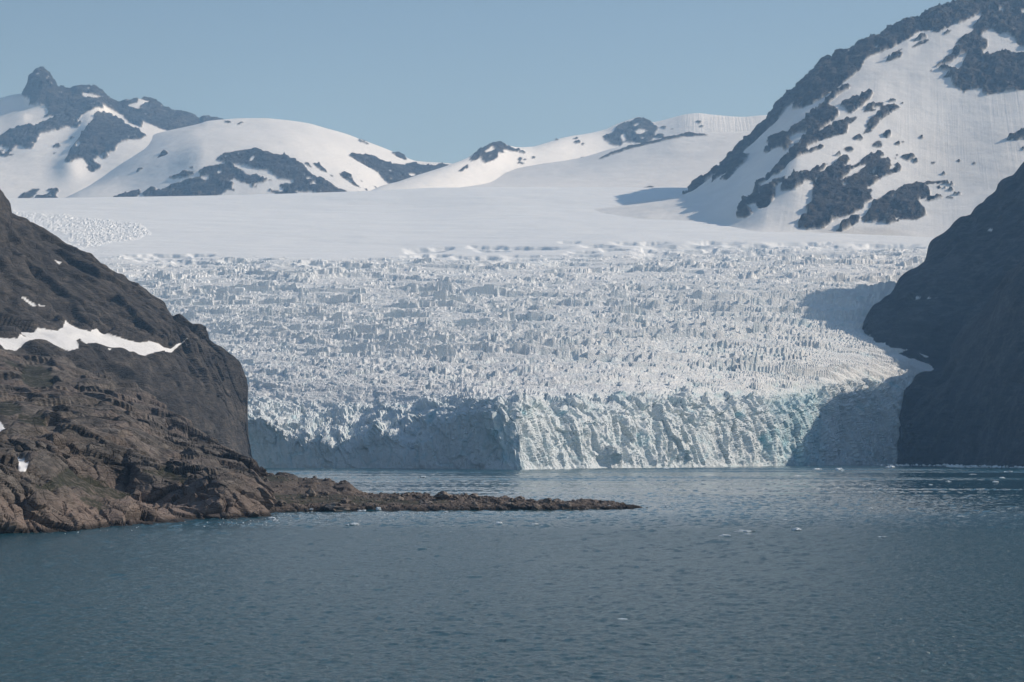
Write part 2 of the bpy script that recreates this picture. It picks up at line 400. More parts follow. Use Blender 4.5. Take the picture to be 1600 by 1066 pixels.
def glacier():
    N = 1230
    px = np.concatenate([np.linspace(-150, 130, 110, endpoint=False), np.linspace(130, 1500, N - 170, endpoint=False), np.linspace(1500, 1760, 60)])
    cl = [(-300, 690), (385, 655), (430, 668), (480, 690), (560, 700), (600, 682), (640, 700), (680, 676), (720, 652), (770, 645), (800, 652), (850, 650), (950, 655), (1050, 655), (1150, 655), (1230, 650), (1280, 645), (1340, 640), (1420, 640), (1900, 640)]
    tp = [(-300, 650), (385, 628), (480, 640), (560, 638), (640, 634), (720, 627), (800, 627), (900, 626), (1000, 622), (1100, 618), (1180, 622), (1240, 625), (1280, 612), (1330, 603), (1420, 598), (1900, 590)]
    rows = [dict(z=-3, d=gd(0), n=62),
            dict(py=cl, d=[(a, b + (9 if a < 790 else 14 if a < 830 else 44)) for a, b in GB], n=34),
            dict(py=tp, d=[(a, b + (135 if a < 600 else 110 if a < 720 else 60 if a < 790 else 60 if a < 830 else 104)) for a, b in GB], n=28),
            dict(py=[(-300, 600), (600, 606), (1100, 600), (1350, 580), (1900, 572)], d=up(2800, 0.0), n=60),
            dict(py=550, d=up(3210, 0.4), n=84),
            dict(py=500, d=up(3690, 0.65), n=88),
            dict(py=450, d=up(4240, 0.82), n=88),
            dict(py=[(-300, 405), (1000, 404), (1450, 400)], d=up(4880, 0.92), n=46),
            dict(py=[(-300, 388), (600, 388), (1000, 378), (1450, 380), (1900, 382)], d=up(5280, 0.97), n=38),
            dict(py=[(-300, 355), (600, 357), (1000, 352), (1900, 365)], d=5900, n=18),
            dict(py=[(-300, 332), (600, 332), (800, 326), (1000, 328), (1900, 350)], d=6700, n=16),
            dict(py=[(-300, 317.5), (0, 318), (300, 314), (560, 306), (600, 304), (700, 300), (1000, 300), (1900, 320)], d=7700, n=10),
            dict(z=[(-300, 960), (560, 985), (700, 1000), (1900, 900)], d=9600, n=0)]
    X, Y, Z = loft(px, rows)
    PX = np.broadcast_to(px[None], X.shape); PY = py_of(Y, Z)
    nr = normals(X, Y, Z)
    # surface coordinate running up the ice
    V = (Y + Z - curve(GS, px)[None] * (1 - 0.8 * sstep(3000, 4500, Y))).astype(f32)
    off = np.interp(px, [a for a, b in GB], [b for a, b in GB])
    r_cl = np.zeros(X.shape); idx = np.arange(X.shape[0])[:, None]
    face = 1 - sstep(88, 118, idx + 0 * X)              # 1 on the calving face
    # the broken zone fades into the smooth plateau along a ragged line
    edge = 399 + 20 * fbm(X / 300, Y / 260, 0, 3, 5) - 16 * sstep(820, 1050, PX) + 3 * fbm(X/40, Y/60, 0, 2, 9)
    amp = sstep(edge - 9, edge + 20, PY) ** 1.3
    # streaks of open crevasses on the smooth snow just above
    # open crevasses on the smooth snow: each floor sinks away from the viewer and ends at a steep upper wall
    streak = np.zeros(X.shape, f32); pym = PY.mean(1); r0 = int(np.argmax(pym < 430)); r1 = int(np.argmax(pym < 366)); sl = slice(r0, r1)
    wpx = 6 * fbm(X[sl] / 60, Y[sl] / 60, 0, 3, 12); wpy = 1.8 * fbm(X[sl] / 50, Y[sl] / 90, 0, 3, 13)
    rs = np.random.default_rng(11)
    lens = [(665, 392, 34, 3), (650, 395, 18, 2), (690, 388.5, 20, 1.8), (760, 387, 30, 2.4), (825, 388.5, 66, 2.2), (770, 392.5, 28, 1.6), (890, 379, 18, 1.6), (935, 385, 30, 2), (960, 390.5, 24, 1.8), (1000, 381, 46, 2),
            (1060, 386, 64, 2.6), (1120, 380, 44, 2), (1180, 385, 54, 2.6), (1250, 382, 54, 2.4), (1310, 390, 64, 3.4), (1100, 393, 54, 2.4), (910, 399, 28, 2), (1180, 396, 64, 2.4), (1380, 386, 54, 3.2), (1270, 400, 54, 3), (1030, 402, 44, 2.4)]
    for _ in range(90):
        a = rs.uniform(200, 1430); lens.append((a, 403 - 14 * float(sstep(820, 1050, a)) + rs.uniform(-4, 16), rs.uniform(10, 44), rs.uniform(1.0, 2.6)))
    for a, b, c, e in lens:
        m = np.abs(px - a) < c * 1.5 + 12; q = np.ix_(np.arange(r0, r1), np.where(m)[0]); qq = np.ix_(np.arange(r1 - r0), np.where(m)[0])
        t = (PY[q] + wpy[qq] - b) / (1.3 * e); dep = (1 - sstep(-0.5, 1.1, t)) * sstep(-1.2, -0.95, t) * (1 - sstep(0.35, 1.15, np.abs(PX[q] + wpx[qq] - a) / c))
        streak[q] = np.maximum(streak[q], dep * min(1, e / 2.2))
    trib = inpoly([(-40, 322), (30, 330), (70, 333), (130, 340), (215, 350), (238, 365), (215, 374), (160, 382), (120, 392), (90, 384), (110, 368), (80, 362), (30, 345), (-40, 345)], PX + 10 * fbm(X/90, Y/90, 0, 3, 31), PY + 5 * fbm(X/90, Y/90, 3, 3, 32))
    trib = smooth(trib.astype(f32), 3) * 0.8
    # rock-steady helper fields
    w1 = fbm(X / 70, V / 50, 0, 4, 3, 0.6); w2 = fbm(X / 70, V / 50, 9, 4, 4, 0.6)
    U1, V1 = X + 22 * w1, V + 16 * w2
    zone = fbm(X / 170, V / 130, 0, 3, 6); zone2 = fbm(X / 90, V / 70, 5, 3, 7)
    far = sstep(2700, 5000, Y)
    def cells(cu_, cv_, seed, shear=0.0):
        F1, F2, a, b, pu, pv = voro2(((U1 + shear * V) / cu_).astype(f32), (V1 / cv_).astype(f32), seed)
        zz = np.zeros_like(a); h = h01(a, b, zz, seed + 2); tx = h01(a, b, zz, seed + 3) * 2 - 1; ty = h01(a, b, zz, seed + 4) * 2 - 1
        return a, b, h, (h - 0.5) * 1.4 + 1.1 * tx * pu + 1.1 * ty * pv, sstep(0.0, 0.13, F2 - F1)
    cu, cv, hc, big, gap = cells(38, 40, 1)              # long blocks between cross-wise crevasses
    _, _, h2, mid, gap2 = cells(16, 20, 20)
    _, _, h3, small, gap3 = cells(7.0, 11.0, 40)
    fu, fv, hf, fbig, fgap = cells(19, 62, 60, 0.18)      # columns of the calving face
    _, _, hf2, fmid, fgap2 = cells(8.5, 24, 80, 0.25)
    cu = np.where(face > 0.5, fu + 5000, cu); cv = np.where(face > 0.5, fv, cv); hc = np.where(face > 0.5, hf, hc)
    gap = np.where(face > 0.5, fgap, gap)
    rg = fbm(X / 30, V / 30, Z / 40, 5, 21, 0.6, True)
    fine = fbm(X / 5.0, V / 9, 0, 3, 41, 0.65); flt = fbm(X / 4.0, V / 40, 0, 2, 44)
    wave = fbm(X / 260, V / 150, 0, 3, 51)                 # broad swells of the icefall
    cross = fbm(X / 85 + w1, V / 70 + 0.7 * w2, 0, 4, 55, 0.6, True)    # cross-wise crevasses
    act = np.clip(0.75 + 2.4 * zone, 0.08, 2.2); act2 = np.clip(0.7 + 1.8 * zone2, 0.0, 2.0)
    fan = fbm(X / 7, V / 3.5, 0, 3, 46, 0.6)
    band = fbm(X / 120 + 0.8 * w1, V / 62 + 0.6 * w2, 0, 5, 56, 0.62, True); band2 = fbm(X / 34 + w1, V / 27, 0, 4, 57, 0.6, True)
    chaos = np.clip((1 - sstep(2750, 3250, Y - 0.5 * np.maximum(0, X - 100))) + (1 - sstep(430, 640, PX + 60 * zone)) * sstep(440, 520, PY) + 0.45 * sstep(1130, 1330, PX + 50 * zone) * sstep(420, 500, PY), 0, 1)
    HC = 4.6 * big * (0.4 + 0.6 * act) + 1.5 * mid * act2 + 0.3 * small - 2.2 * (1 - gap) * act - 0.8 * (1 - gap2) * act2 + 3.0 * rg * act + 0.5 * fine + 0.4 * flt + 7 * wave - 3 * act * sstep(0.2, 0.7, cross)
    bow = 60 * fbm(X / 380, V / 420, 0, 2, 377) + 0.10 * (X - 150) * sstep(2700, 4200, Y)
    def terraces(per, wob, seed, flt_):
        ph = V / per + (bow / per) + wob * fbm(X / (per * 2.6), V / (per * 3.0), 0, 4, seed, 0.55) + flt_ * gnoise(X / 5.5, V / 60, 0, seed + 9) + 0.5 * flt_ * gnoise(X / 2.9, V / 40, 0, seed + 10)
        k = np.floor(ph).astype(np.int32); fr = ph - k
        seg = np.floor(X / (per * 2.2) + 1.7 * h01(k, 0 * k, 0 * k, seed + 3) * 9 + 0.7 * fbm(X / 60, V / 60, 0, 2, seed + 5)).astype(np.int32)
        a = 0.12 + 2.6 * h01(k, seg, 0 * k, seed + 4) ** 4
        return a * (1 - fr) * sstep(0.0, 0.10, fr)
    T0 = terraces(150, 1.5, 380, 0.02); long_ = fbm((X + 0.12 * V) / 34, V / 420, 0, 3, 390)
    T1 = terraces(58, 1.5, 400, 0.035); T2 = terraces(27, 1.5, 420, 0.05); T3 = terraces(13, 1.2, 440, 0.06)
    HB = 11.0 * T0 * sstep(396, 436, PY) + 3.5 * long_ + 8.5 * T1 * act + 2.6 * T2 * act2 + 0.35 * T3 * act2 + 0.7 * big * act + 0.25 * mid + 1.1 * band2 * act2 + 3.0 * band * act + 0.5 * flt + 0.2 * fine + 12 * wave - 8.0 * act * sstep(0.42, 0.6, cross)
    HB = HB - HB[amp > 0.5].mean() * 0.9; HC = HC - HC[amp > 0.5].mean() * 0.9
    HB = HB * (1 - 0.35 * far)
    H = 0.9 * chaos * HC + (1 - 0.65 * chaos) * HB
    rough_r = sstep(1180, 1330, PX) * (1 - sstep(4300, 5200, Y) * 0.3) * sstep(3800, 4300, Y)
    H = H + rough_r * 6.0 * T0 * sstep(396, 425, PY) + rough_r * (7 * wave + 6 * fbm(X / 70, V / 45, 0, 3, 58, 0.5, True))
    icef = H * amp * (1 - face) + (1.5 * small + 1.8 * mid + 4.0 * rg) * trib - 13 * smooth(streak, 2)
    # calving face: buttresses, hollows and flutes
    sh = X + 0.2 * V
    but = fbm(sh / 75, V / 260, 0, 3, 61, 0.5, True); but2 = fbm(sh / 22, V / 70, 0, 4, 62, 0.6, True); rgh = fbm(X / 9, V / 9, 0, 4, 63, 0.65)
    fa3, _e = facets((X + 4 * w1 + 0.15 * Z) / 15, Y / 15, Z / 62, 500); fa4, _e = facets(X / 5.5, Y / 5.5, Z / 17, 520); fa5, _e = facets((X + 0.2 * Z) / 27, Y / 27, Z / 95, 540)
    top_ = sstep(45, 85, idx + 0 * X)
    HF = 2.5 * but + 1.2 * but2 + 4.4 * fa5 + 2.8 * fa3 + 1.3 * fa4 + (1.5 + 3.5 * top_) * fbig + 1.2 * fmid - 1.0 * (1 - fgap) + 0.8 * rgh + 0.4 * fine + 3 * big * top_ + 3 * mid * top_
    HF = HF - 6 * sstep(0.5, 0.72, fbm(sh / 48, V / 190, 0, 3, 66, 0.5, True)) * sstep(640, 800, PX)
    calm = 1 - 0.55 * (1 - sstep(640, 800, PX)) * (1 - sstep(30, 70, idx + 0 * X))   # the left face is sheer and even
    HF = HF * calm
    HF *= sstep(-1, 12, idx + 0 * X) * 0.8 + 0.2
    gap2 = np.where(face > 0.5, fgap2, gap2)
    # displacement: outwards on the face, upwards on the icefall
    nx = nr[..., 0] * face; ny = nr[..., 1] * face - 0.0; nz = nr[..., 2] * face
    X2 = X + nx * HF * face; Y2 = Y + ny * HF * face; Z2 = Z + nz * HF * face * 0.6 + icef
    # towers standing up along the brink
    brink = np.exp(-((idx - 93) / 9.0) ** 2)
    Z2 = Z2 + brink * (9 * np.maximum(0, hc - 0.3) - 2 * (1 - gap)) * (0.5 + 0.9 * sstep(640, 800, PX))
    bw = np.exp(-((idx - 90) / 22.0) ** 2); Z2 = Z2 + bw * (11 * fbm(X / 48, 0, 0, 3, 68) + 5 * fbm(X / 15, V / 40, 0, 2, 69)) * (0.5 + 0.5 * sstep(640, 800, PX))
    Z2[0] = -3
    blue = np.clip((1 - gap) * 0.25 + (1 - gap2) * 0.05 + 0.9 * face * sstep(0.18, 0.6, fbm(X/40, V/55, 0, 3, 71)) + 0.45 * sstep(1180, 1240, PX) * (1 - sstep(1275, 1300, PX)) * face, 0, 1) * np.maximum(amp, face)
    blue += 0.55 * (1 - face) * amp * sstep(0.1, 0.5, fbm(X/60, V/50, 0, 3, 72)) * sstep(900, 1300, PX)
    blue += 0.15 * face + 0.5 * (1 - face) * amp * sstep(1.5, 9, -H) * (0.5 + 0.5 * sstep(700, 1200, PX))
    blue *= (1 - 0.5 * far)
    dirt = np.clip(0.36 * amp * (1 - face) * sstep(-0.45, 0.35, fbm(X/160, V/40, 0, 4, 81)) * (1 - 0.3*far) + 0.04, 0, 1)
    rug = np.clip(np.maximum(amp, face) * 1.0 + trib + 0.0, 0.02, 1) * (1 - 0.3 * far)
    # hide what lies far inside the hill on the left
    xl = np.interp(PY, [310, 400, 520, 600, 740], [-400, 60, 240, 320, 330]); keepv = (PX > xl)
    keep = keepv[:-1, :-1]
    # the largest blocks and towers become parts of their own
    key = (cu.astype(np.int64) * 100003 + cv + 5000011)
    key = np.where((amp > 0.9) | (face > 0.5), key, 0)
    fk = key[:-1, :-1].copy(); fk[~keep] = 0
    PXf, PYf = px_of(X2, Y2, Z2), py_of(Y2, Z2)
    a = np.abs((PXf[1:, 1:] - PXf[:-1, :-1]) * (PYf[1:, :-1] - PYf[:-1, 1:]) - (PXf[1:, :-1] - PXf[:-1, 1:]) * (PYf[1:, 1:] - PYf[:-1, :-1])) / 2
    a = np.where((PXf[:-1, :-1] > 380) & (PXf[:-1, :-1] < 1410), a, 0)
    uq, inv = np.unique(fk, return_inverse=True); inv = inv.reshape(fk.shape)
    ar = np.bincount(inv.ravel(), weights=a.ravel()); ar[uq == 0] = 0
    top = np.argsort(-ar)[:290]; m = np.zeros(len(uq), int); m[top] = np.arange(1, len(top) + 1)
    lab = m[inv]
    rowmean = np.bincount(inv.ravel(), weights=np.broadcast_to(idx[:-1], fk.shape).ravel()) / np.maximum(1, np.bincount(inv.ravel()))
    names = {k + 1: ('ice_column' if rowmean[t] < 100 else 'serac') for k, t in enumerate(top)}
    build('glacier', X2, Y2, Z2, M_ice, 'broad white glacier with crevassed icefall ending in a blue tinted calving cliff', 'glacier',
          attrs=dict(blue=np.clip(blue, 0, 1), dirt=dirt, rug=rug), parts=names, lab=lab, keep=keep, shade=False)
glacier()
print('glacier', round(time.time() - T0, 1))

# ---- generic snow-and-rock mountain
def mountain(name, px, rows, rocks, holes, label, relief, rockh, seed, mat=M_far, warp=2.2, flute=None, dirtf=None, ribs=(), snow_und=4.0, xtra=None):
    X, Y, Z = loft(px, rows)
    PX = np.broadcast_to(px[None], X.shape).astype(f32); PY = py_of(Y, Z).astype(f32)
    w = 1 / 45.0
    wx = fbm(X * w, Y * w * 0.5, Z * w, 4, seed, 0.6) * warp * 1.6; wy = fbm(X * w, Y * w * 0.5, Z * w, 4, seed + 7, 0.6) * warp * 1.3
    qx, qy = PX + wx, PY + wy
    lab = np.zeros(X.shape, int)
    for i, p in enumerate(rocks): lab[inpoly(p, qx, qy)] = i + 1
    for p in holes: lab[inpoly(p, qx, qy)] = 0
    mask = (lab > 0).astype(f32)
    rag = fbm(X / 36, Y / 60, Z / 26, 5, seed + 15, 0.75)
    rag = 0.75 * rag + 0.5 * fbm((X - 0.21 * Y) / 15, Z / 110, 0, 4, seed + 17, 0.65)
    m2 = smooth(mask, 3) + 1.6 * rag * smooth(mask, 8) ** 0.5 > 0.5
    dl = lab.copy()
    for _ in range(5):
        p = np.pad(dl, 1, mode='edge'); dl = np.where(dl > 0, dl, np.maximum(np.maximum(p[:-2, 1:-1], p[2:, 1:-1]), np.maximum(p[1:-1, :-2], p[1:-1, 2:])))
    lab = np.where(m2, dl, 0); mask = (lab > 0).astype(f32)
    ms = np.clip(smooth(mask, 2) * 1.8 - 0.8, 0, 1)
    nr = normals(X, Y, Z)
    H = snow_und * fbm(X / 260, Y / 260, Z / 260, 3, seed + 20)
    for (pl, wd, ht) in ribs:      # spurs running down the slope
        dm = np.full(X.shape, 1e9)
        for (x0, y0), (x1, y1) in zip(pl[:-1], pl[1:]):
            t = np.clip(((PX - x0) * (x1 - x0) + (PY - y0) * (y1 - y0)) / ((x1 - x0) ** 2 + (y1 - y0) ** 2), 0, 1)
            dm = np.minimum(dm, np.hypot(PX - x0 - t * (x1 - x0), PY - y0 - t * (y1 - y0)))
        H = H + ht * np.exp(-(dm / wd) ** 2)
    fa, e = facets(X / relief, Y / relief, Z / relief, seed + 40)
    fb, e2 = facets(X / (relief * .35), Y / (relief * .35), Z / (relief * .35), seed + 60)
    rr = fbm(X / relief / 1.6, Y / relief / 1.6, Z / relief / 3, 5, seed + 80, 0.55, True)
    H = H + ms * rockh * (0.55 * fa + 0.35 * fb + 0.9 * rr + 0.05)
    X2, Y2, Z2 = [a + nr[..., k] * H for k, a in enumerate((X, Y, Z))]
    fl = np.zeros(X.shape) if flute is None else flute(PX, PY)
    dt = np.full(X.shape, 0.05) if dirtf is None else dirtf(PX, PY)
    return build(name, X2, Y2, Z2, mat, label, 'mountain', attrs=dict(rock=smooth(mask, 1), flute=fl, dirt=dt),
                 parts={i + 1: 'rock_outcrop' for i in range(len(rocks))}, lab=facelab(lab), minf=12)

# ---- left massif with the horn
z1 = lambda P: Zm(0, 90, 0.2252, P)
z2 = lambda P: Zm(240, 170, 0.1875, P)
z3 = lambda P: Zm(480, 170, 0.2, P)
z4 = lambda P: Zm(780, 160, 0.275, P)
z5 = lambda P: Zm(1050, 100, 0.2627, P)
z6 = lambda P: Zm(1300, 0, 0.1876, P)
z7 = lambda P: Zm(1300, 200, 0.2063, P)
sky1 = [(-300, 230), (-120, 175), (0, 155), (18, 150), (36, 147), (45, 130), (52, 115), (58, 109), (64, 108), (72, 112), (82, 124), (92, 138), (108, 142), (125, 137), (146, 138), (157, 146), (166, 155), (178, 161), (187, 165), (200, 161), (218, 158), (232, 160), (250, 167), (255, 171), (275, 180), (290, 180), (300, 184), (312, 193), (318, 185), (330, 188), (345, 191), (400, 220), (480, 290), (520, 315)]
px1 = np.linspace(-200, 470, 440)
rocks1 = z1([[(100,1040),(100,1015),(150,950),(230,910),(280,910),(210,990),(205,1040)], [(215,1040),(215,1015),(250,960),(300,965),(360,935),(320,920),(400,912),(410,930),(385,960),(415,990),(415,1040)], [(490,1040),(490,1010),(560,975),(580,985),(575,1040)], [(620,1040),(620,1005),(685,970),(675,1040)],
  [(150,262),(160,235),(225,100),(255,60),(285,50),(330,70),(380,140),(420,190),(480,215),(560,185),(650,190),(710,225),(745,265),(830,310),(880,305),(960,285),(1040,290),(1110,320),(1140,335),(1200,350),(1270,365),(1332,380),(1420,410),(1560,420),(1560,470),(1500,480),(1332,520),(1240,535),(1190,520),(1130,500),(1000,445),(980,490),(940,470),(900,455),(850,400),(770,375),(700,380),(560,400),(440,420),(300,430),(340,385),(310,330),(200,335),(205,290)],
  [(-300,700),(-30,590),(80,530),(180,490),(260,495),(300,475),(400,430),(520,405),(700,385),(710,405),(640,425),(560,450),(520,490),(560,470),(570,490),(540,515),(500,500),(480,490),(400,515),(300,535),(270,550),(250,590),(180,590),(240,600),(230,635),(190,635),(120,610),(60,670),(120,672),(40,688),(-30,680),(-30,650),(70,630),(0,620),(-300,760)],
  [(660,440),(710,425),(760,405),(850,440),(880,470),(940,490),(1020,545),(980,565),(860,575),(815,600),(800,650),(740,680),(765,690),(720,715),(700,690),(640,730),(700,750),(700,775),(640,805),(590,790),(620,760),(580,740),(520,760),(480,790),(450,765),(480,690),(520,640),(570,590),(620,520),(650,490)],
  ell(395,617,28,17), ell(497,580,18,14), ell(375,668,17,6)])
holes1 = z1([[(570,255),(590,245),(650,268),(725,290),(640,288),(600,294)], [(880,335),(940,315),(970,285),(1035,305),(985,325),(960,340),(1000,372),(940,352)], ell(620,215,8,4), ell(400,202,8,6), ell(350,182,5,8), [(530,650),(545,630),(570,650),(545,685)], [(10,655),(60,630),(75,632),(20,672)]])
mountain('snow_massif', px1, [
    dict(py=332, d=8600, n=55),
    dict(py=[(-300, 290), (0, 275), (100, 275), (200, 270), (280, 262), (470, 300)], d=9300, n=48),
    dict(py=[(-300, 265), (0, 225), (60, 215), (120, 215), (180, 205), (240, 212), (290, 222), (470, 300)], d=10100, n=48),
    dict(py=[(-300, 240), (0, 185), (40, 175), (100, 172), (180, 185), (240, 190), (300, 205), (470, 292)], d=11000, n=46),
    dict(py=sky1, d=[(-200, 11400), (40, 11300), (340, 12000)], n=8),
    dict(z=900, d=13000, n=0)], rocks1, holes1,
    'far snowy massif with a dark rounded horn peak and a long rock ridge', 70, 11, 100, warp=1.3,
    ribs=[([(150, 180), (135, 225), (110, 265)], 22, 38), ([(0, 215), (60, 200), (150, 178)], 12, 22)])
# ---- dome
px2 = np.linspace(60, 760, 520)
rocks2 = z1([[(740,1040),(740,1000),(790,965),(880,940),(970,910),(975,940),(940,980),(860,1000),(860,1040)], [(980,945),(1050,900),(1085,905),(1070,940),(1010,970)], ell(1130,672,42,13,-0.5), ell(968,780,26,9,-0.5)]) + z2([
  [(-60,800),(-80,765),(-60,700),(0,680),(60,680),(150,630),(300,580),(380,570),(440,600),(470,560),(380,570),(400,540),(360,520),(440,480),(530,470),(620,460),(700,490),(790,545),(800,560),(850,545),(920,570),(1020,600),(940,590),(920,610),(830,628),(740,620),(700,595),(670,580),(600,605),(650,610),(680,625),(620,640),(690,675),(660,690),(630,670),(560,720),(460,762),(300,800)],
  [(120,570),(200,550),(260,515),(340,525),(340,550),(280,570),(160,590)],
  [(520,425),(600,375),(700,350),(850,335),(900,350),(980,375),(1080,385),(1200,435),(1250,460),(1290,530),(1370,580),(1460,610),(1530,660),(1600,680),(1660,720),(1580,735),(1500,735),(1370,730),(1350,700),(1200,690),(1160,680),(1240,740),(1130,745),(1010,730),(1020,700),(900,700),(1000,690),(910,670),(1020,675),(1060,690),(1100,670),(1050,650),(1060,625),(1180,620),(1160,600),(1060,590),(990,545),(960,515),(900,510),(820,500),(760,470),(620,460),(560,440)],
  [(1240,450),(1290,450),(1330,495),(1290,480)], [(1330,455),(1370,455),(1430,505),(1460,540),(1400,520),(1350,480)], [(1455,545),(1490,550),(1515,578)], [(1470,485),(1500,500),(1480,497)], [(1540,540),(1580,525),(1660,570),(1600,590)],
  ell(320,490,20,7), ell(840,645,32,11), ell(840,752,62,6), [(590,95),(640,105),(650,120),(600,118)], [(690,130),(750,100),(750,125),(700,140)]]) + z3([
  [(320,370),(350,350),(420,360),(520,375),(600,415),(650,420),(700,430),(770,440),(790,420),(850,425),(900,445),(1000,445),(1050,430),(1130,440),(1100,490),(1000,520),(860,560),(760,600),(650,600),(590,550),(550,500),(430,430)],
  [(650,340),(740,362),(785,395),(765,404),(700,375)], [(390,240),(480,270),(470,282),(420,265)],
  [(240,505),(280,495),(355,540),(300,525)], [(275,530),(330,550),(430,620),(370,602)], [(415,555),(445,580),(420,572)], [(425,585),(500,635),(450,607)], [(520,600),(550,620),(545,632)], [(440,618),(485,642),(460,640)], [(355,690),(380,652),(405,662),(400,700)]])
holes2 = z2([[(530,530),(550,500),(572,535)], [(480,545),(520,548),(490,556)], [(580,410),(635,390),(620,405)], [(800,450),(810,405),(850,385),(830,430)], [(1270,590),(1280,570),(1350,590),(1300,598)], [(1290,630),(1340,615),(1360,630),(1310,642)], ell(1010,483,10,8)]) + z3([ell(650,490,8,12), ell(820,525,26,16), [(645,425),(700,432),(690,440)]])
mountain('snow_dome', px2, [
    dict(py=[(60, 335), (560, 330), (760, 330)], d=8150, n=60),
    dict(py=[(60, 330), (130, 300), (200, 285), (260, 262), (320, 238), (400, 236), (460, 243), (520, 262), (560, 280), (600, 300), (760, 325)], d=8700, n=50),
    dict(py=[(60, 328), (150, 285), (220, 250), (270, 232), (320, 219), (380, 215), (440, 217), (500, 230), (560, 255), (610, 283), (650, 295), (760, 318)], d=9100, n=46),
    dict(py=[(60, 326), (150, 275), (220, 236), (270, 216), (310, 206), (360, 203), (420, 203), (480, 210), (540, 226), (600, 250), (660, 275), (760, 305)], d=9700, n=40),
    dict(py=[(60, 324), (160, 262), (220, 222), (250, 212), (285, 205), (310, 199), (325, 194), (345, 192), (383, 189.5), (410, 189.5), (430, 191), (480, 197), (510, 205), (540, 213.5), (560, 221), (590, 232), (615, 242), (632, 249), (650, 255), (690, 257), (704, 258), (760, 285)], d=10400, n=8),
    dict(z=950, d=11500, n=0)], rocks2, holes2,
    'rounded snow dome with bare rock outcrops on its lower slope', 60, 9, 200, warp=1.2, snow_und=3,
    flute=lambda x, y: 0.15 + 0 * x)
# ---- middle ridge and the snow shoulder in front of it
px3 = np.linspace(540, 1260, 420)
rocks3 = z3([[(1270,400),(1300,360),(1360,315),(1440,280),(1500,262),(1560,290),(1620,315),(1720,340),(1700,352),(1590,328),(1530,320),(1540,345),(1490,345),(1490,385),(1440,415),(1380,425),(1360,390),(1290,410)], [(1180,490),(1250,430),(1265,460),(1200,495)]]) + z4([
  [(585,190),(650,170),(660,140),(740,110),(790,85),(855,110),(905,140),(880,200),(860,225),(800,240),(780,230),(720,225),(690,248),(650,248),(600,215)],
  ell(935,143,20,9), ell(983,152,12,4), ell(1135,113,14,8), ell(1150,137,22,6,-0.3), ell(445,227,20,9), ell(475,238,10,6), ell(118,320,12,14), ell(120,345,20,7), ell(145,325,10,5), ell(195,312,9,8), ell(910,195,32,14), [(380,208),(455,200),(450,210)], ell(330,214,14,3), [(437,365),(437,340),(470,312),(520,325),(550,335),(540,360)]])
holes3 = z3([[(1390,335),(1450,290),(1462,322),(1400,345)], ell(1350,400,14,16), ell(1430,365,8,12)]) + z4([[(750,140),(780,118),(805,128)], [(765,172),(800,150),(850,165),(800,185)], [(690,180),(715,175),(722,220),(700,225)], ell(820,205,16,5)])
sky3 = [(540, 314), (556, 306.5), (576, 300), (600, 290.5), (620, 286), (640, 279.5), (652, 275.5), (680, 267), (702, 260), (737, 246), (750, 237), (765, 229), (780, 225.5), (792, 230), (812, 234), (830, 233.5), (850, 228), (880, 219), (915, 213), (945, 206), (960, 199), (975, 193), (990, 188), (998, 186), (1008, 190), (1020, 194.5), (1035, 192), (1050, 188), (1070, 183), (1090, 181), (1110, 183), (1160, 187), (1200, 184), (1260, 186)]
mountain('snow_ridge', px3, [
    dict(py=[(540, 330), (1260, 315)], d=[(540, 7900), (800, 8600), (1260, 9300)], n=50),
    dict(py=[(540, 322), (620, 300), (700, 283), (800, 268), (900, 255), (1000, 238), (1100, 222), (1260, 222)], d=[(540, 8000), (700, 8500), (850, 9500), (1000, 10300), (1260, 10300)], n=60),
    dict(py=sky3, d=[(540, 8100), (700, 8900), (800, 10000), (1000, 11400), (1260, 11400)], n=8),
    dict(z=880, d=[(540, 8500), (700, 9700), (800, 11000), (1000, 12400), (1260, 12400)], n=0)], rocks3, holes3,
    'distant low snow ridge with small rocky knolls along its crest', 55, 9, 300, warp=1.2, snow_und=3,
    flute=lambda x, y: 1.6 * sstep(1050, 1080, x) * (1 - sstep(212, 218, y)))
px4 = np.linspace(560, 1330, 330)
mountain('snow_shoulder', px4, [
    dict(py=[(560, 325), (1330, 330)], d=7300, n=30),
    dict(py=[(560, 308), (700, 299), (850, 296), (1000, 292), (1330, 285)], d=8000, n=40),
    dict(py=[(560, 306), (700, 293), (800, 284), (900, 274), (1000, 262), (1100, 252), (1330, 240)], d=8700, n=40),
    dict(py=[(560, 305), (590, 302.5), (640, 294), (700, 283), (770, 272), (850, 258), (900, 250), (930, 242), (960, 233), (1010, 223), (1060, 212), (1100, 210), (1200, 206), (1330, 200)], d=9400, n=6),
    dict(z=900, d=10000, n=0)],
    z4([[(560,322),(650,276),(740,246),(860,221),(960,196),(1050,176),(1190,183),(1180,192),(1050,197),(880,231),(720,270),(570,325)], [(635,520),(700,500),(770,494),(890,476),(885,484),(780,500),(700,511)]]), [],
    'smooth pale snow slope rising to the right in front of the distant ridge', 50, 6, 400, warp=0.8, snow_und=5)
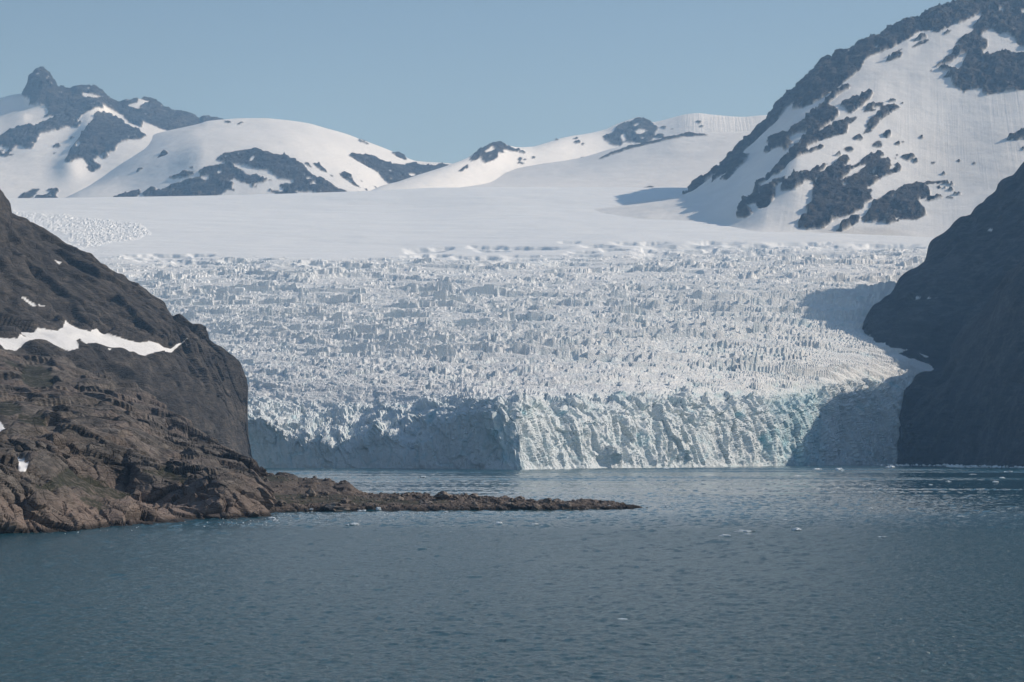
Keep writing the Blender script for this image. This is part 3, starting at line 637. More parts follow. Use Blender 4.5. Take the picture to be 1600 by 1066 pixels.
# ---- right mountain
px5 = np.linspace(930, 1760, 500)
sky5 = [(930, 322), (1000, 316), (1050, 309), (1070, 303), (1080, 297), (1100, 282), (1115, 269), (1125, 262), (1147, 242), (1165, 224), (1184, 206), (1207, 182), (1224, 160), (1239, 149), (1262, 126), (1284, 103), (1300, 94), (1328, 81), (1347, 70), (1362, 62), (1372, 62.5), (1386, 54), (1405, 43), (1422, 33), (1435, 33), (1455, 22), (1480, 11), (1499, 6.5), (1525, 5.5), (1551, 1), (1572, -2), (1600, -12), (1760, -60)]
rocks5 = z5([[(60,775),(100,735),(180,650),(240,610),(290,590),(360,530),(430,450),(500,390),(590,300),(650,220),(710,180),(800,90),(880,0),(900,-30),(1000,-80),(1142,-90),(1142,-5),(1110,40),(1050,90),(960,150),(900,205),(840,235),(760,265),(712,270),(745,220),(690,255),(640,320),(590,370),(520,430),(450,500),(400,550),(460,535),(430,590),(390,625),(330,690),(290,690),(330,640),(230,710),(280,640),(200,700),(110,760)],
  [(870,270),(950,170),(1060,120),(1065,145),(990,185),(930,240),(980,275),(990,310),(890,385),(870,400),(900,390),(1000,340),(1095,310),(1080,340),(1045,370),(1045,410),(970,430),(900,450),(810,490),(800,520),(900,480),(905,495),(830,530),(760,545),(700,580),(640,650),(590,670),(520,720),(560,730),(600,690),(670,665),(670,690),(620,720),(610,800),(560,850),(510,865),(500,830),(450,840),(480,885),(440,915),(385,920),(400,850),(470,770),(520,700),(600,640),(650,580),(740,490),(800,410),(750,410),(700,440),(720,470),(680,520),(640,490),(560,530),(545,525),(600,470),(550,465),(640,415),(700,410),(760,350),(830,290)],
  [(1000,250),(1060,210),(1142,180),(1142,250),(1060,300),(1030,265)], [(1085,440),(1135,415),(1130,440),(1090,455)], ell(1055,506,26,13,-0.3),
  [(645,750),(660,700),(740,650),(800,625),(810,645),(940,585),(880,640),(870,680),(1020,560),(1055,570),(1010,640),(1142,570),(1142,600),(1060,640),(990,710),(1060,660),(1142,620),(1142,860),(1100,880),(1040,910),(970,920),(900,980),(800,990),(750,970),(745,945),(800,890),(790,850),(900,760),(900,745),(870,700),(800,690),(770,720),(720,755),(650,760)],
  [(975,995),(1010,950),(1080,900),(1115,895),(1110,940),(1050,980),(1010,1000)]]) + z6([
  [(-40,500),(50,460),(150,410),(250,355),(330,310),(385,313),(460,270),(560,210),(650,160),(720,155),(830,100),(960,40),(1060,15),(1200,10),(1340,-15),(1450,-30),(1450,0),(1240,100),(1180,140),(1100,180),(1000,210),(940,240),(880,275),(830,260),(850,245),(730,260),(620,340),(600,350),(500,400),(400,450),(330,470),(260,510),(180,570),(220,590),(120,650),(30,740),(-60,790)],
  [(1240,90),(1250,150),(1190,200),(1160,230),(1190,250),(1150,280),(1070,320),(1020,370),(1080,380),(1010,410),(1000,450),(900,530),(830,580),(805,620),(815,625),(830,590),(900,550),(1000,520),(1060,470),(1130,440),(1110,490),(1080,550),(1050,590),(980,560),(890,570),(895,600),(970,590),(990,620),(880,660),(990,640),(1000,680),(1000,710),(1090,760),(1100,785),(1125,755),(1250,735),(1260,795),(1340,790),(1400,775),(1500,765),(1600,760),(1900,680),(2400,600),(2400,-300),(1600,-80),(1440,-40)],
  [(660,355),(700,320),(780,295),(790,320),(740,340)], [(655,400),(720,350),(840,320),(780,360),(680,400)], [(435,525),(500,460),(540,440),(610,390),(590,410),(560,440),(590,440),(560,490)], [(920,285),(950,250),(990,250),(980,275),(930,290)],
  [(95,890),(150,830),(230,800),(320,755),(345,780),(320,830),(250,870),(140,950),(110,910)], [(265,940),(280,890),(400,850),(435,860),(420,885),(350,890),(320,905),(380,910),(340,930)], ell(502,842,36,14,-0.2),
  [(280,1066),(310,1000),(400,940),(400,890),(470,870),(550,880),(570,900),(520,930),(400,1010),(360,1066),(310,1110),(250,1120)], [(-10,790),(60,730),(140,700),(155,735),(80,770),(0,840)], [(-10,940),(20,910),(60,940),(30,980),(-10,1000)], [(-20,1066),(50,1010),(120,1000),(200,965),(200,990),(140,1040),(100,1110),(-30,1120)], ell(585,865,14,6), ell(110,840,14,6), ell(72,885,12,8), ell(955,367,12,6), ell(460,722,8,4)]) + z7([
  [(-10,290),(80,225),(135,240),(70,310),(60,330),(120,300),(200,270),(250,220),(360,180),(405,205),(350,235),(420,230),(450,260),(420,290),(480,270),(530,290),(520,325),(450,350),(390,370),(330,420),(250,460),(310,470),(290,500),(305,540),(230,590),(200,630),(110,660),(0,700),(-150,660),(-150,400),(-60,330)],
  [(220,690),(280,640),(300,570),(430,490),(480,490),(530,450),(650,410),(700,420),(740,490),(750,520),(650,545),(690,600),(720,660),(640,705),(540,700),(410,740),(400,725),(250,720)],
  [(690,420),(720,412),(850,400),(925,430),(910,447),(850,422),(700,432)], [(705,550),(740,520),(850,515),(840,530),(780,545),(730,558)], [(850,532),(870,518),(922,523),(910,540)], [(30,785),(60,740),(150,700),(220,660),(200,710),(110,760),(50,785)],
  [(1318,90),(1350,60),(1400,30),(1450,0),(1700,-60),(1700,120),(1450,90),(1400,95),(1330,98)]] +
  [ell(*e) for e in ((130,160,35,22),(345,125,38,25),(418,53,28,20),(50,205,22,10),(497,120,18,14),(545,103,13,10),(527,144,11,6),(678,72,15,15),(575,228,52,17),(630,258,18,12),(765,265,18,11),(705,260,10,5),(965,249,17,9),(1077,274,17,10),(845,350,18,11),(810,452,22,13),(852,456,11,8),(898,467,26,10),(950,503,42,7),(1000,412,9,5),(1008,460,11,6),(480,235,12,8),(200,75,42,20),(1445,160,14,11),(490,205,13,6))])
holes5 = z6([[(1250,470),(1260,430),(1300,380),(1290,330),(1240,310),(1280,270),(1320,240),(1350,270),(1410,290),(1480,285),(1530,340),(1560,380),(1600,400),(1660,425),(1600,430),(1560,440),(1480,425),(1350,435)], [(1545,115),(1600,80),(1660,70),(1660,125),(1600,110)], ell(1410,82,24,8,-0.3), [(360,395),(380,375),(395,378),(375,400),(400,425),(385,420)]]) + z7([
  [(40,420),(160,310),(280,268),(240,312),(120,372)], [(290,330),(320,315),(335,335),(300,342)], [(55,445),(105,408),(100,432)], [(420,310),(460,285),(485,288),(462,325)], [(450,540),(480,500),(472,530)], [(470,707),(522,668),(500,697)]])
mountain('snow_mountain', px5, [
    dict(py=[(930, 345), (1000, 352), (1100, 372), (1200, 384), (1450, 388), (1760, 395)], d=[(930, 6300), (1100, 5750), (1200, 5350), (1760, 5200)], n=26),
    dict(py=[(930, 335), (1000, 335), (1080, 345), (1150, 355), (1200, 362), (1300, 363), (1450, 360), (1600, 330), (1760, 300)], d=[(930, 6500), (1100, 6050), (1200, 5650), (1450, 5650), (1760, 5900)], n=110),
    dict(py=[(930, 327), (1000, 322), (1075, 315), (1150, 300), (1200, 270), (1250, 240), (1350, 235), (1450, 235), (1600, 210), (1760, 190)], d=[(930, 6700), (1100, 6400), (1200, 6200), (1450, 6400), (1760, 6500)], n=110),
    dict(py=[(930, 324), (1000, 318), (1075, 305), (1150, 260), (1200, 222), (1250, 175), (1350, 120), (1450, 90), (1600, 70), (1760, 40)], d=[(930, 6900), (1100, 6700), (1250, 6800), (1450, 7100), (1760, 7200)], n=80),
    dict(py=sky5, d=[(930, 7000), (1070, 6850), (1225, 7150), (1600, 7900), (1760, 8000)], n=10),
    dict(z=700, d=[(930, 7200), (1225, 7700), (1760, 9300)], n=0)], rocks5, holes5,
    'great snow streaked mountain with dark rock ribs high on the right', 55, 13, 500, mat=M_mtn, warp=1.4, snow_und=6,
    flute=lambda x, y: 0.26 * sstep(1350, 1460, x) * sstep(120, 160, y) * (1 - sstep(250, 300, y)) + 0.25,
    dirtf=lambda x, y: 0.05 + 0.7 * sstep(1250, 1300, x) * (1 - sstep(1390, 1440, x)) * sstep(352, 362, y) + 0.25 * sstep(1400, 1460, x) * sstep(180, 220, y) * (1 - sstep(280, 310, y)))
print('mountains', round(time.time() - T0, 1))

# ---- bare rock hills near the water
def hill(name, px, rows, mat, label, sizes, amps, seed, snow=(), grass=(), strat=None, keepf=None, warp=2.0, wetf=None, vertical=1.0, cat='hillside'):
    X, Y, Z = loft(px, rows)
    PX = np.broadcast_to(px[None], X.shape).astype(f32); PY = py_of(Y, Z).astype(f32)
    nr = normals(X, Y, Z); H = 0
    sz = sizes[1]
    wx = warp * fbm(X / sz, Y / sz, Z / sz, 4, seed, 0.6); wy = warp * fbm(X / sz, Y / sz, Z / sz, 4, seed + 3, 0.6)
    sn = np.zeros(X.shape, int); gr = np.zeros(X.shape, int)
    for i, p in enumerate(snow): sn[inpoly(p, PX + wx, PY + wy)] = i + 1
    for i, p in enumerate(grass): gr[inpoly(p, PX + 2 * wx, PY + 2 * wy)] = i + 1
    XX = (X * 0.92 - Z * 0.38) / 1.6; ZZ = (X * 0.38 + Z * 0.92) * 1.2     # the rock parts along planes dipping to the right
    w1 = sizes[0] * 0.16 * fbm(X / sizes[0], Y / sizes[0], Z / sizes[0], 3, seed + 5)
    dr = np.sqrt(np.gradient(Y, axis=0) ** 2 + np.gradient(Z, axis=0) ** 2); lim = lambda sz: np.clip(sz / (3.2 * dr), 0, 1)
    H = amps[0] * fbm(X / sizes[0], Y / sizes[0], Z / sizes[0] * vertical, 4, seed + 10, 0.5, True)
    a, e = facets((XX + w1) / sizes[1], (Y + w1) / sizes[1], (ZZ + w1 * 0.5) / sizes[1] * vertical, seed + 20); H = H + amps[1] * lim(sizes[1]) * (a - 0.6 * np.clip(1.6 / dr, 0, 1) ** 2 * (1 - sstep(0, 0.12, e)))
    a, e = facets((XX - w1) / sizes[2], Y / sizes[2], ZZ / sizes[2] * vertical, seed + 50); H = H + amps[2] * lim(sizes[2]) ** 2 * (a - 0.5 * np.clip(1.2 / dr, 0, 1) ** 2 * (1 - sstep(0, 0.12, e)))
    H = H + amps[3] * np.clip(sizes[3] / (1.6 * dr), 0, 1) ** 1.5 * fbm(X / sizes[3], Y / sizes[3], Z / sizes[3], 4, seed + 70, 0.6)
    if strat:
        th, am, dip = strat
        s = (Z + dip * X + 0.3 * w1 + th * 1.5 * fbm(X / (th * 8), Y / (th * 8), Z / (th * 4), 3, seed + 90)) / th
        fr = s - np.floor(s); led = np.minimum(fr * 1.25, (1 - fr) * 5)
        H = H + am * lim(th) * led * (0.4 + 1.2 * h01(np.floor(s).astype(np.int32), 0 * s.astype(np.int32), 0 * s.astype(np.int32), seed))
    if name == 'rocky_hillside': H = H * (1 - 0.75 * sstep(320, 380, PX))
    soft = smooth(((sn > 0) | (gr > 0)).astype(f32), 4)
    wide = np.clip(2.2 * smooth((sn > 0).astype(f32), 30), 0, 1); H = H * (1 - 0.6 * wide); H = H * (1 - soft) + soft * smooth(H, 25) * 0.8 + 0.3 * soft
    fade = sstep(0, 6, np.arange(X.shape[0])[:, None] + 0 * X) * 0.85 + 0.15
    wx_ = np.clip((dr - 0.9) / 1.6, 0, 1)
    for _ in range(4): H = H * (1 - wx_) + wx_ * (np.roll(H, 1, 1) + np.roll(H, -1, 1) + H) / 3
    H = (H - H.mean() * (0.5 if name == 'rocky_spit' else 1.1)) * fade
    X2, Y2, Z2 = [q + nr[..., k] * H for k, q in enumerate((X, Y, Z))]
    shore = 1 - sstep(3, 16, Z2)
    wet = (1 - sstep(0.5, 2.3, Z2 + fbm(X / 9, Y / 9, 0, 2, seed + 99))) * 0.85
    lab = np.where(sn > 0, sn, np.where(gr > 0, gr + 50, 0))
    names = {i + 1: 'snow_patch' for i in range(len(snow))}; names.update({i + 51: 'grass_patch' for i in range(len(grass))})
    r = build(name, X2, Y2, Z2, mat, label, cat, attrs=dict(snow=(sn > 0).astype(f32), grass=smooth((gr > 0).astype(f32), 2) * 0.9, wet=wet, shore=shore), parts=names, lab=facelab(lab), minf=6, shade=False)
    for c in r.children:
        if c.name.startswith('grass'): c['kind'] = 'stuff'
    return X2, Y2, Z2
# far left hill (dark slope with the long snow patch)
zA = lambda P: Zm(0, 300, 0.244, P)
snowA = zA([[(-120,900),(0,915),(60,925),(115,935),(130,915),(175,905),(110,875),(200,880),(240,870),(370,880),(405,860),(415,830),(470,850),(530,870),(585,885),(600,873),(660,875),(720,910),(800,940),(900,960),(1010,965),(1100,985),(1150,960),(1185,950),(1140,985),(1100,1015),(1060,1020),(1000,1025),(940,1040),(880,1035),(800,1000),(700,990),(620,960),(560,950),(520,920),(495,925),(505,1000),(450,1010),(380,975),(330,965),(250,955),(190,950),(140,980),(90,1015),(30,1005),(0,975),(-120,960)],
  [(125,685),(160,695),(215,722),(235,740),(205,735),(160,708)], [(240,730),(280,740),(275,746),(245,738)], [(355,420),(400,438),(395,444),(360,430)], [(280,815),(320,835),(315,845),(290,828)], ell(700,1008,9,5)])
skyA = [(-260, 240), (-60, 290), (-10, 300), (2, 313), (9, 322), (11, 335), (16, 341), (40, 354), (70, 371), (95, 384), (110, 392), (125, 397), (133, 400), (150, 410), (170, 421), (182, 429), (192, 434), (200, 442), (222, 453), (240, 464), (258, 475), (268, 489), (285, 500), (300, 511), (315, 517), (340, 536), (360, 550), (370, 559), (378, 570), (384, 585), (387, 600), (388, 625), (390, 660), (392, 690), (396, 722), (402, 740)]
hill('rocky_hillside', np.linspace(-230, 402, 430), [
    dict(z=-4, d=[(-230, 1700), (0, 1850), (300, 2150), (402, 2420)], n=40),
    dict(py=[(-230, 640), (0, 640), (200, 660), (330, 690), (402, 735)], d=[(-230, 1730), (0, 1900), (300, 2220), (402, 2450)], n=60),
    dict(py=[(-230, 500), (0, 527), (100, 532), (200, 552), (280, 575), (340, 620), (388, 690), (402, 738)], d=[(-230, 1850), (0, 2020), (300, 2320), (402, 2470)], n=36),
    dict(py=[(-230, 470), (0, 500), (100, 505), (200, 525), (280, 538), (340, 590), (388, 675), (402, 739)], d=[(-230, 1930), (0, 2100), (300, 2370), (402, 2480)], n=110),
    dict(py=skyA, d=[(-230, 2250), (0, 2400), (300, 2480), (402, 2500)], n=10),
    dict(z=[(-230, 200), (0, 180), (300, 80), (402, -4)], d=[(-230, 2650), (0, 2750), (300, 2680), (402, 2560)], n=0)],
    M_hill, 'dark brown bare rock slope on the left holding a long white snow patch', (110, 38, 13, 6), (7, 5.0, 2.0, 0.7), 600, snow=snowA, warp=2.0, vertical=0.6, strat=(22, 1.4, 0.35))
# near left headland
zB = lambda P: Zm(0, 540, 0.2813, P)
snowB = zB([[(-60,380),(0,400),(25,425),(48,440),(50,460),(30,475),(0,480),(-60,480)], [(60,598),(85,600),(120,617),(165,632),(162,648),(120,640),(95,620)]])
grassB = zB([[(200,770),(380,700),(500,700),(700,790),(740,830),(680,850),(650,900),(560,880),(470,840),(380,780),(220,790)], [(120,120),(230,110),(290,150),(300,230),(230,250),(120,190)], [(-20,320),(80,330),(130,380),(60,395),(-20,385)], [(100,390),(230,385),(280,430),(200,435),(100,430)], [(430,835),(560,895),(600,935),(520,905)], [(0,90),(60,80),(110,120),(60,120)], [(780,720),(900,700),(1100,745),(1000,760)]])
skyB = [(-260, 520), (-60, 542), (0, 549), (28, 557), (56, 560), (93, 561), (105, 567), (121, 578), (141, 585), (169, 593), (183, 604), (200, 604), (217, 608), (237, 622), (265, 644), (293, 661), (318, 680), (340, 693), (357, 703), (372, 711), (382, 718), (389, 726), (392, 737), (400, 745), (425, 762), (440, 790)]
hill('rocky_headland', np.linspace(-230, 426, 490), [
    dict(z=-3, d=[(-230, 540), (0, 588), (100, 606), (157, 628), (220, 642), (284, 672), (312, 712), (352, 712), (400, 730), (426, 745)], n=60),
    dict(py=[(-230, 690), (0, 716), (40, 722), (70, 735), (90, 752), (120, 778), (150, 795), (200, 802), (250, 803), (300, 806), (350, 800), (400, 790), (426, 797)], d=[(-230, 580), (0, 620), (100, 640), (157, 660), (220, 680), (284, 712), (312, 722), (352, 722), (400, 742), (426, 752)], n=40),
    dict(py=[(-230, 680), (0, 706), (60, 714), (100, 738), (140, 752), (180, 766), (210, 776), (250, 788), (310, 795), (350, 785), (400, 778), (426, 792)], d=[(-230, 690), (0, 710), (100, 735), (200, 750), (284, 735), (352, 730), (400, 750), (426, 758)], n=46),
    dict(py=[(-230, 668), (0, 688), (100, 692), (150, 702), (200, 708), (230, 722), (260, 742), (300, 745), (350, 748), (400, 762), (426, 790)], d=[(-230, 710), (0, 735), (200, 775), (284, 765), (352, 745), (400, 765), (426, 765)], n=60),
    dict(py=[(-230, 625), (0, 640), (100, 645), (200, 668), (260, 700), (300, 715), (350, 728), (390, 742), (426, 785)], d=[(-230, 900), (0, 900), (200, 890), (300, 860), (400, 800), (426, 780)], n=84),
    dict(py=[(-230, 580), (0, 600), (100, 612), (200, 636), (250, 662), (300, 692), (350, 715), (390, 735), (426, 775)], d=[(-230, 1150), (0, 1120), (200, 1080), (300, 960), (400, 850), (426, 800)], n=78),
    dict(py=skyB, d=[(-230, 1500), (0, 1450), (200, 1300), (300, 1080), (390, 930), (426, 840)], n=8),
    dict(z=[(-230, 60), (0, 60), (300, 5), (390, 0), (426, -3)], d=[(-230, 1750), (0, 1700), (200, 1500), (300, 1250), (390, 1030), (426, 900)], n=0)],
    M_head, 'rugged pinkish brown rock headland with ledges and mossy hollows in the left foreground', (46, 15, 5.5, 2.2), (4.0, 2.4, 0.85, 0.35), 700, snow=snowB, grass=grassB, warp=1.5, strat=(6.0, 0.35, 0.16), cat='headland')
# low rocky spit
skyS = [(370, 736), (392, 739), (420, 741), (440, 742), (462, 746), (466, 749), (480, 749), (500, 750), (515, 752), (522, 758), (528, 757), (538, 753.5), (546, 756), (553, 763), (565, 770), (580, 773), (620, 774.5), (680, 775.5), (760, 779), (800, 781.5), (850, 784), (880, 784.5), (900, 783), (925, 782.5), (950, 784), (962, 786.5), (985, 789), (1000, 791.5), (1009, 794.5)]
SX, SY, SZ = hill('rocky_spit', np.linspace(372, 1012, 520), [
    dict(z=-2.0, d=[(372, 770), (420, 775), (440, 790), (500, 803), (600, 806), (700, 812), (800, 818), (900, 824), (1012, 838)], n=10),
    dict(z=[(372, 1), (440, 0.9), (520, 1.3), (620, 0.9), (700, 0.8), (900, 0.9), (990, 0.35), (1012, -0.6)], d=[(372, 776), (440, 795), (500, 808), (700, 817), (900, 828), (1012, 839)], n=26),
    dict(py=[(372, 765), (440, 770), (480, 772), (540, 774), (580, 782), (700, 785), (800, 788), (900, 788.5), (960, 790.5), (1012, 796)], d=[(372, 820), (440, 830), (540, 838), (700, 838), (900, 838), (1012, 843)], n=34),
    dict(py=skyS, d=[(372, 900), (440, 895), (540, 880), (600, 862), (900, 852), (1012, 847)], n=8),
    dict(z=-2.0, d=[(372, 960), (440, 950), (540, 930), (600, 905), (900, 878), (1012, 852)], n=0)],
    M_spit, 'low dark rocky spit strewn with boulders reaching out into the fjord', (24, 7, 2.6, 1.1), (0.9, 0.7, 0.4, 0.2), 800, grass=[[(410, 775), (470, 772), (540, 778), (620, 781), (700, 784), (700, 788), (600, 789), (500, 790), (430, 788)], [(400, 748), (440, 744), (470, 752), (430, 756)]], cat='spit')
# right walls, wholly in their own shade
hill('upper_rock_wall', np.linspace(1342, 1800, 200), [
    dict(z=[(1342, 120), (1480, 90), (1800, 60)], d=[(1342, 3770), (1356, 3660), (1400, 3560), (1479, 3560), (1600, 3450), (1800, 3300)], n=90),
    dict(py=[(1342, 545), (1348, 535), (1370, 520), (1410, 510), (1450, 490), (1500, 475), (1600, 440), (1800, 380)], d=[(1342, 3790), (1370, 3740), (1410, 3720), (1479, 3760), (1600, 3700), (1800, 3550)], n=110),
    dict(py=[(1342, 542), (1347, 525), (1351, 512), (1356, 500), (1362, 483), (1370, 473), (1382, 465), (1399, 455), (1411, 436), (1424, 422), (1434, 415), (1444, 403), (1448, 394), (1457, 382), (1469, 373), (1481, 361), (1492, 348), (1502, 340), (1517, 338), (1525, 326), (1543, 314), (1562, 301), (1566, 290), (1589, 276), (1600, 262), (1700, 160), (1800, 90)], d=[(1342, 3800), (1356, 3850), (1400, 4000), (1444, 4130), (1479, 4160), (1600, 4250), (1700, 4300), (1800, 4300)], n=10),  # unseen right end of this crest raised to shade the upper icefall
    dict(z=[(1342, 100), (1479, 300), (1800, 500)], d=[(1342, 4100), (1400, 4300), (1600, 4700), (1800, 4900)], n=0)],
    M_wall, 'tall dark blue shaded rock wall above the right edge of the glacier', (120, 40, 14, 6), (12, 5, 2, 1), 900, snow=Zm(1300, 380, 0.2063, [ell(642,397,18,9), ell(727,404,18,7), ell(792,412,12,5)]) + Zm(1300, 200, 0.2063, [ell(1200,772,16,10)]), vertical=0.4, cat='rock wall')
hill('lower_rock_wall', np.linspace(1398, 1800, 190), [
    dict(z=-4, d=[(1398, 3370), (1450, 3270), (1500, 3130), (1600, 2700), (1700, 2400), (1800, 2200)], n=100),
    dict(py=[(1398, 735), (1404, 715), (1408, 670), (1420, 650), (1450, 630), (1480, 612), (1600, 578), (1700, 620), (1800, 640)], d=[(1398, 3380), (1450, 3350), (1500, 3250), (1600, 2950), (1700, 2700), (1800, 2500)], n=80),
    dict(py=[(1398, 732), (1403, 700), (1406, 660), (1409, 638), (1412, 625), (1419, 609), (1431, 597), (1444, 585), (1478, 570), (1500, 523), (1540, 477), (1600, 410), (1640, 404), (1665, 432), (1700, 468), (1800, 440)], d=[(1398, 3390), (1440, 3480), (1479, 3560), (1600, 3300), (1800, 3000)], n=10),  # right part of this outline, mostly unseen, shaped to shade the ice front
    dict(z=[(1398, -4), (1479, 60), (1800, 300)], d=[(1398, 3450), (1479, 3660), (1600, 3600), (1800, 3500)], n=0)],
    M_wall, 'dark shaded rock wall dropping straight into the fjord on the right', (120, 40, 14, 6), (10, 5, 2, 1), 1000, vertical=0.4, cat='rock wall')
print('hills', round(time.time() - T0, 1))

# ================================================================== THINGS
rng = np.random.default_rng(4)
def lump(name, seed, mat, sub=3, rough=0.35, cell=0.7, flat=0.0):
    """an angular stone or piece of ice about 2 units across, cut off below"""
    bpy_m = bpy.data.meshes.new(name)
    import bmesh
    bm = bmesh.new(); bmesh.ops.create_icosphere(bm, subdivisions=sub, radius=1.0)
    co = np.array([v.co[:] for v in bm.verts], f32)
    a, e = facets(co[:, 0] / cell + seed * 3.1, co[:, 1] / cell, co[:, 2] / cell, seed)
    n = fbm(co[:, 0] * 1.3 + seed, co[:, 1] * 1.3, co[:, 2] * 1.3, 3, seed)
    r = 1 + rough * 0.55 * a + rough * 0.9 * n
    co = co * r[:, None]
    if flat: co[:, 2] = np.where(co[:, 2] < -flat, -flat, co[:, 2])
    for v, c in zip(bm.verts, co): v.co = c
    bm.to_mesh(bpy_m); bm.free(); bpy_m.materials.append(mat)
    return bpy_m
stones = [lump('boulder', s, M_boulder, 3, 0.42, 0.8) for s in range(8)]
bergs = [lump('ice_floe', 40 + s, M_berg, 3, 0.6, 0.55, 0.35) for s in range(10)]
def ground_on_spit(px, py):
    """nearest spit point seen at (px, py)"""
    d = (px_of(SX, SY, SZ) - px) ** 2 + (3 * (py_of(SY, SZ) - py)) ** 2
    i = np.unravel_index(np.argmin(d), d.shape); return SX[i], SY[i], SZ[i]
# (photo x, photo y of the foot, width in photo px, height/width, mesh, label)
B = [
 (691, 777, 19, .5, 0, 'largest dark angular boulder standing on the crest of the rocky spit'),
 (621, 784, 14, .7, 1, 'grey boulder with a pale side half way along the spit above brown rock'),
 (528, 797, 34, .32, 2, 'long reddish brown boulder at the waterline of the inner spit'),
 (541, 786, 12, .8, 3, 'dark upright boulder behind the long reddish brown boulder'),
 (665, 791, 18, .5, 4, 'rounded grey boulder low on the spit left of the brown slab'),
 (705, 796, 24, .4, 5, 'brown slab shaped boulder at the waterline below the largest boulder'),
 (492, 749, 5, 1., 6, 'small square stone perched alone on the inner rock knoll'),
 (475, 750, 4, .9, 7, 'tiny stone perched left of the small square stone on the knoll'),
 (423, 744, 9, .6, 0, 'dark stone on the skyline where the spit leaves the headland'),
 (580, 774, 6, .7, 1, 'single small stone on the flat crest right of the rock knoll'),
 (743, 779, 16, .45, 2, 'broad low boulder topping the spit right of the largest boulder'),
 (721, 779, 12, .5, 3, 'dark boulder between the largest boulder and the broad low one'),
 (712, 778, 7, .6, 4, 'small pointed boulder just right of the largest boulder'),
 (758, 781, 10, .6, 5, 'grey round topped boulder on the spit crest above pale pebbles'),
 (768, 783, 12, .6, 6, 'dark crest boulder left of a gap in the middle of the outer spit'),
 (788, 782, 15, .5, 7, 'long dark boulder on the crest in the middle of the outer spit'),
 (800, 784, 8, .7, 0, 'small dark boulder against the long dark crest boulder'),
 (812, 783, 13, .65, 1, 'tallest dark boulder on the crest of the outer spit'),
 (828, 785, 14, .4, 2, 'low flat boulder right of the tallest outer crest boulder'),
 (845, 785, 9, .5, 3, 'small hump shaped boulder near two others on the outer crest'),
 (855, 785, 11, .6, 4, 'pale topped boulder second from the end of the boulder row'),
 (870, 786, 13, .5, 5, 'last dark boulder of the row before the smooth spit tip'),
 (744, 790, 11, .55, 6, 'tan boulder on the spit flank below the broad low boulder'),
 (793, 791, 17, .45, 7, 'brown rounded boulder on the flank beneath the long dark one'),
 (762, 787, 7, .8, 0, 'pale grey stone standing on the dark flank of the spit'),
 (826, 793, 13, .7, 1, 'dark tilted boulder near the waterline of the outer spit'),
 (838, 794, 14, .5, 2, 'black wet boulder at the waterline right of the tilted one'),
 (809, 794, 14, .45, 3, 'dark wet boulder at the waterline left of the tilted one'),
 (886, 791, 12, .5, 4, 'wedge shaped brown boulder where the smooth spit tip begins'),
 (850, 789, 20, .4, 5, 'smooth brown boulder under the pale topped crest boulder'),
 (477, 779, 9, .8, 6, 'pale stone on the dark mossy flank of the inner spit'),
 (485, 776, 14, .9, 7, 'pinkish upright rock on the flank of the inner spit knoll'),
 (415, 755, 7, 1.1, 0, 'pale upright stone at the foot of the headland above the moss'),
 (510, 773, 7, .7, 1, 'grey stone beside the pinkish rock on the inner spit'),
 (655, 777, 7, .5, 2, 'small dark stone on the crest left of the largest boulder'),
 (641, 776, 6, .5, 3, 'tiny crest stone farther left of the largest boulder'),
 (552, 782, 9, .6, 4, 'pale stone right of the dark upright boulder on the inner spit'),
 (440, 789, 12, .6, 5, 'pale stone on the shingle between headland and inner spit'),
]
for i, (bx, by, w, hr, k, lb) in enumerate(B):
    x, y, z = ground_on_spit(bx, by)
    o = link(bpy.data.objects.new('boulder', stones[k])); s = w * y / F * 0.6
    o.scale = (s, s * 0.9, s * hr * 1.15); o.location = (x, y, z + s * hr * 0.45); o.rotation_euler = (0, 0, rng.uniform(-0.5, 0.5) + i)
    # a quarter turn keeps the long side across the view
    o.scale = (s, s, s * hr * 1.15)
    o['label'] = lb; o['category'] = 'boulder'; o['group'] = 'boulders lying on the rocky spit'
# shingle: thousands of small stones, one object
def scatter(name, pts, sizes, src, mat, label, cat, parent=None):
    src_co = np.array([v.co[:] for v in src.vertices], f32); src_f = np.array([p.vertices[:] for p in src.polygons], np.int32)
    n = len(pts); V = np.zeros((n, len(src_co), 3), f32)
    for i in range(n):
        a = rng.uniform(0, 6.28); c, s = math.cos(a), math.sin(a); q = src_co * np.array([1, rng.uniform(.6, 1), rng.uniform(.45, .8)]) * sizes[i]
        V[i] = np.stack([q[:, 0]*c - q[:, 1]*s, q[:, 0]*s + q[:, 1]*c, q[:, 2]], -1) + pts[i]
    f = (src_f[None] + (np.arange(n) * len(src_co))[:, None, None]).reshape(-1, 3)
    me = bpy.data.meshes.new(name); me.from_pydata(V.reshape(-1, 3).tolist(), [], f.tolist()); me.materials.append(mat)
    o = link(bpy.data.objects.new(name, me)); o['kind'] = 'stuff'; o['label'] = label; o['category'] = cat; o.parent = parent
    return o
small_stone = lump('stone_source', 90, M_boulder, 1, 0.45, 0.9)
ii = rng.integers(4, SX.shape[0] - 8, 2600); jj = rng.integers(30, SX.shape[1] - 30, 2600)
pts = np.stack([SX[ii, jj], SY[ii, jj], SZ[ii, jj]], -1); ok = pts[:, 2] > 0.1; pts = pts[ok]
scatter('shingle', pts, 0.2 + 0.75 * rng.random(len(pts)) ** 3, small_stone, M_boulder, 'small loose stones and shingle covering the rocky spit', 'stones')
print('stones', round(time.time() - T0, 1))

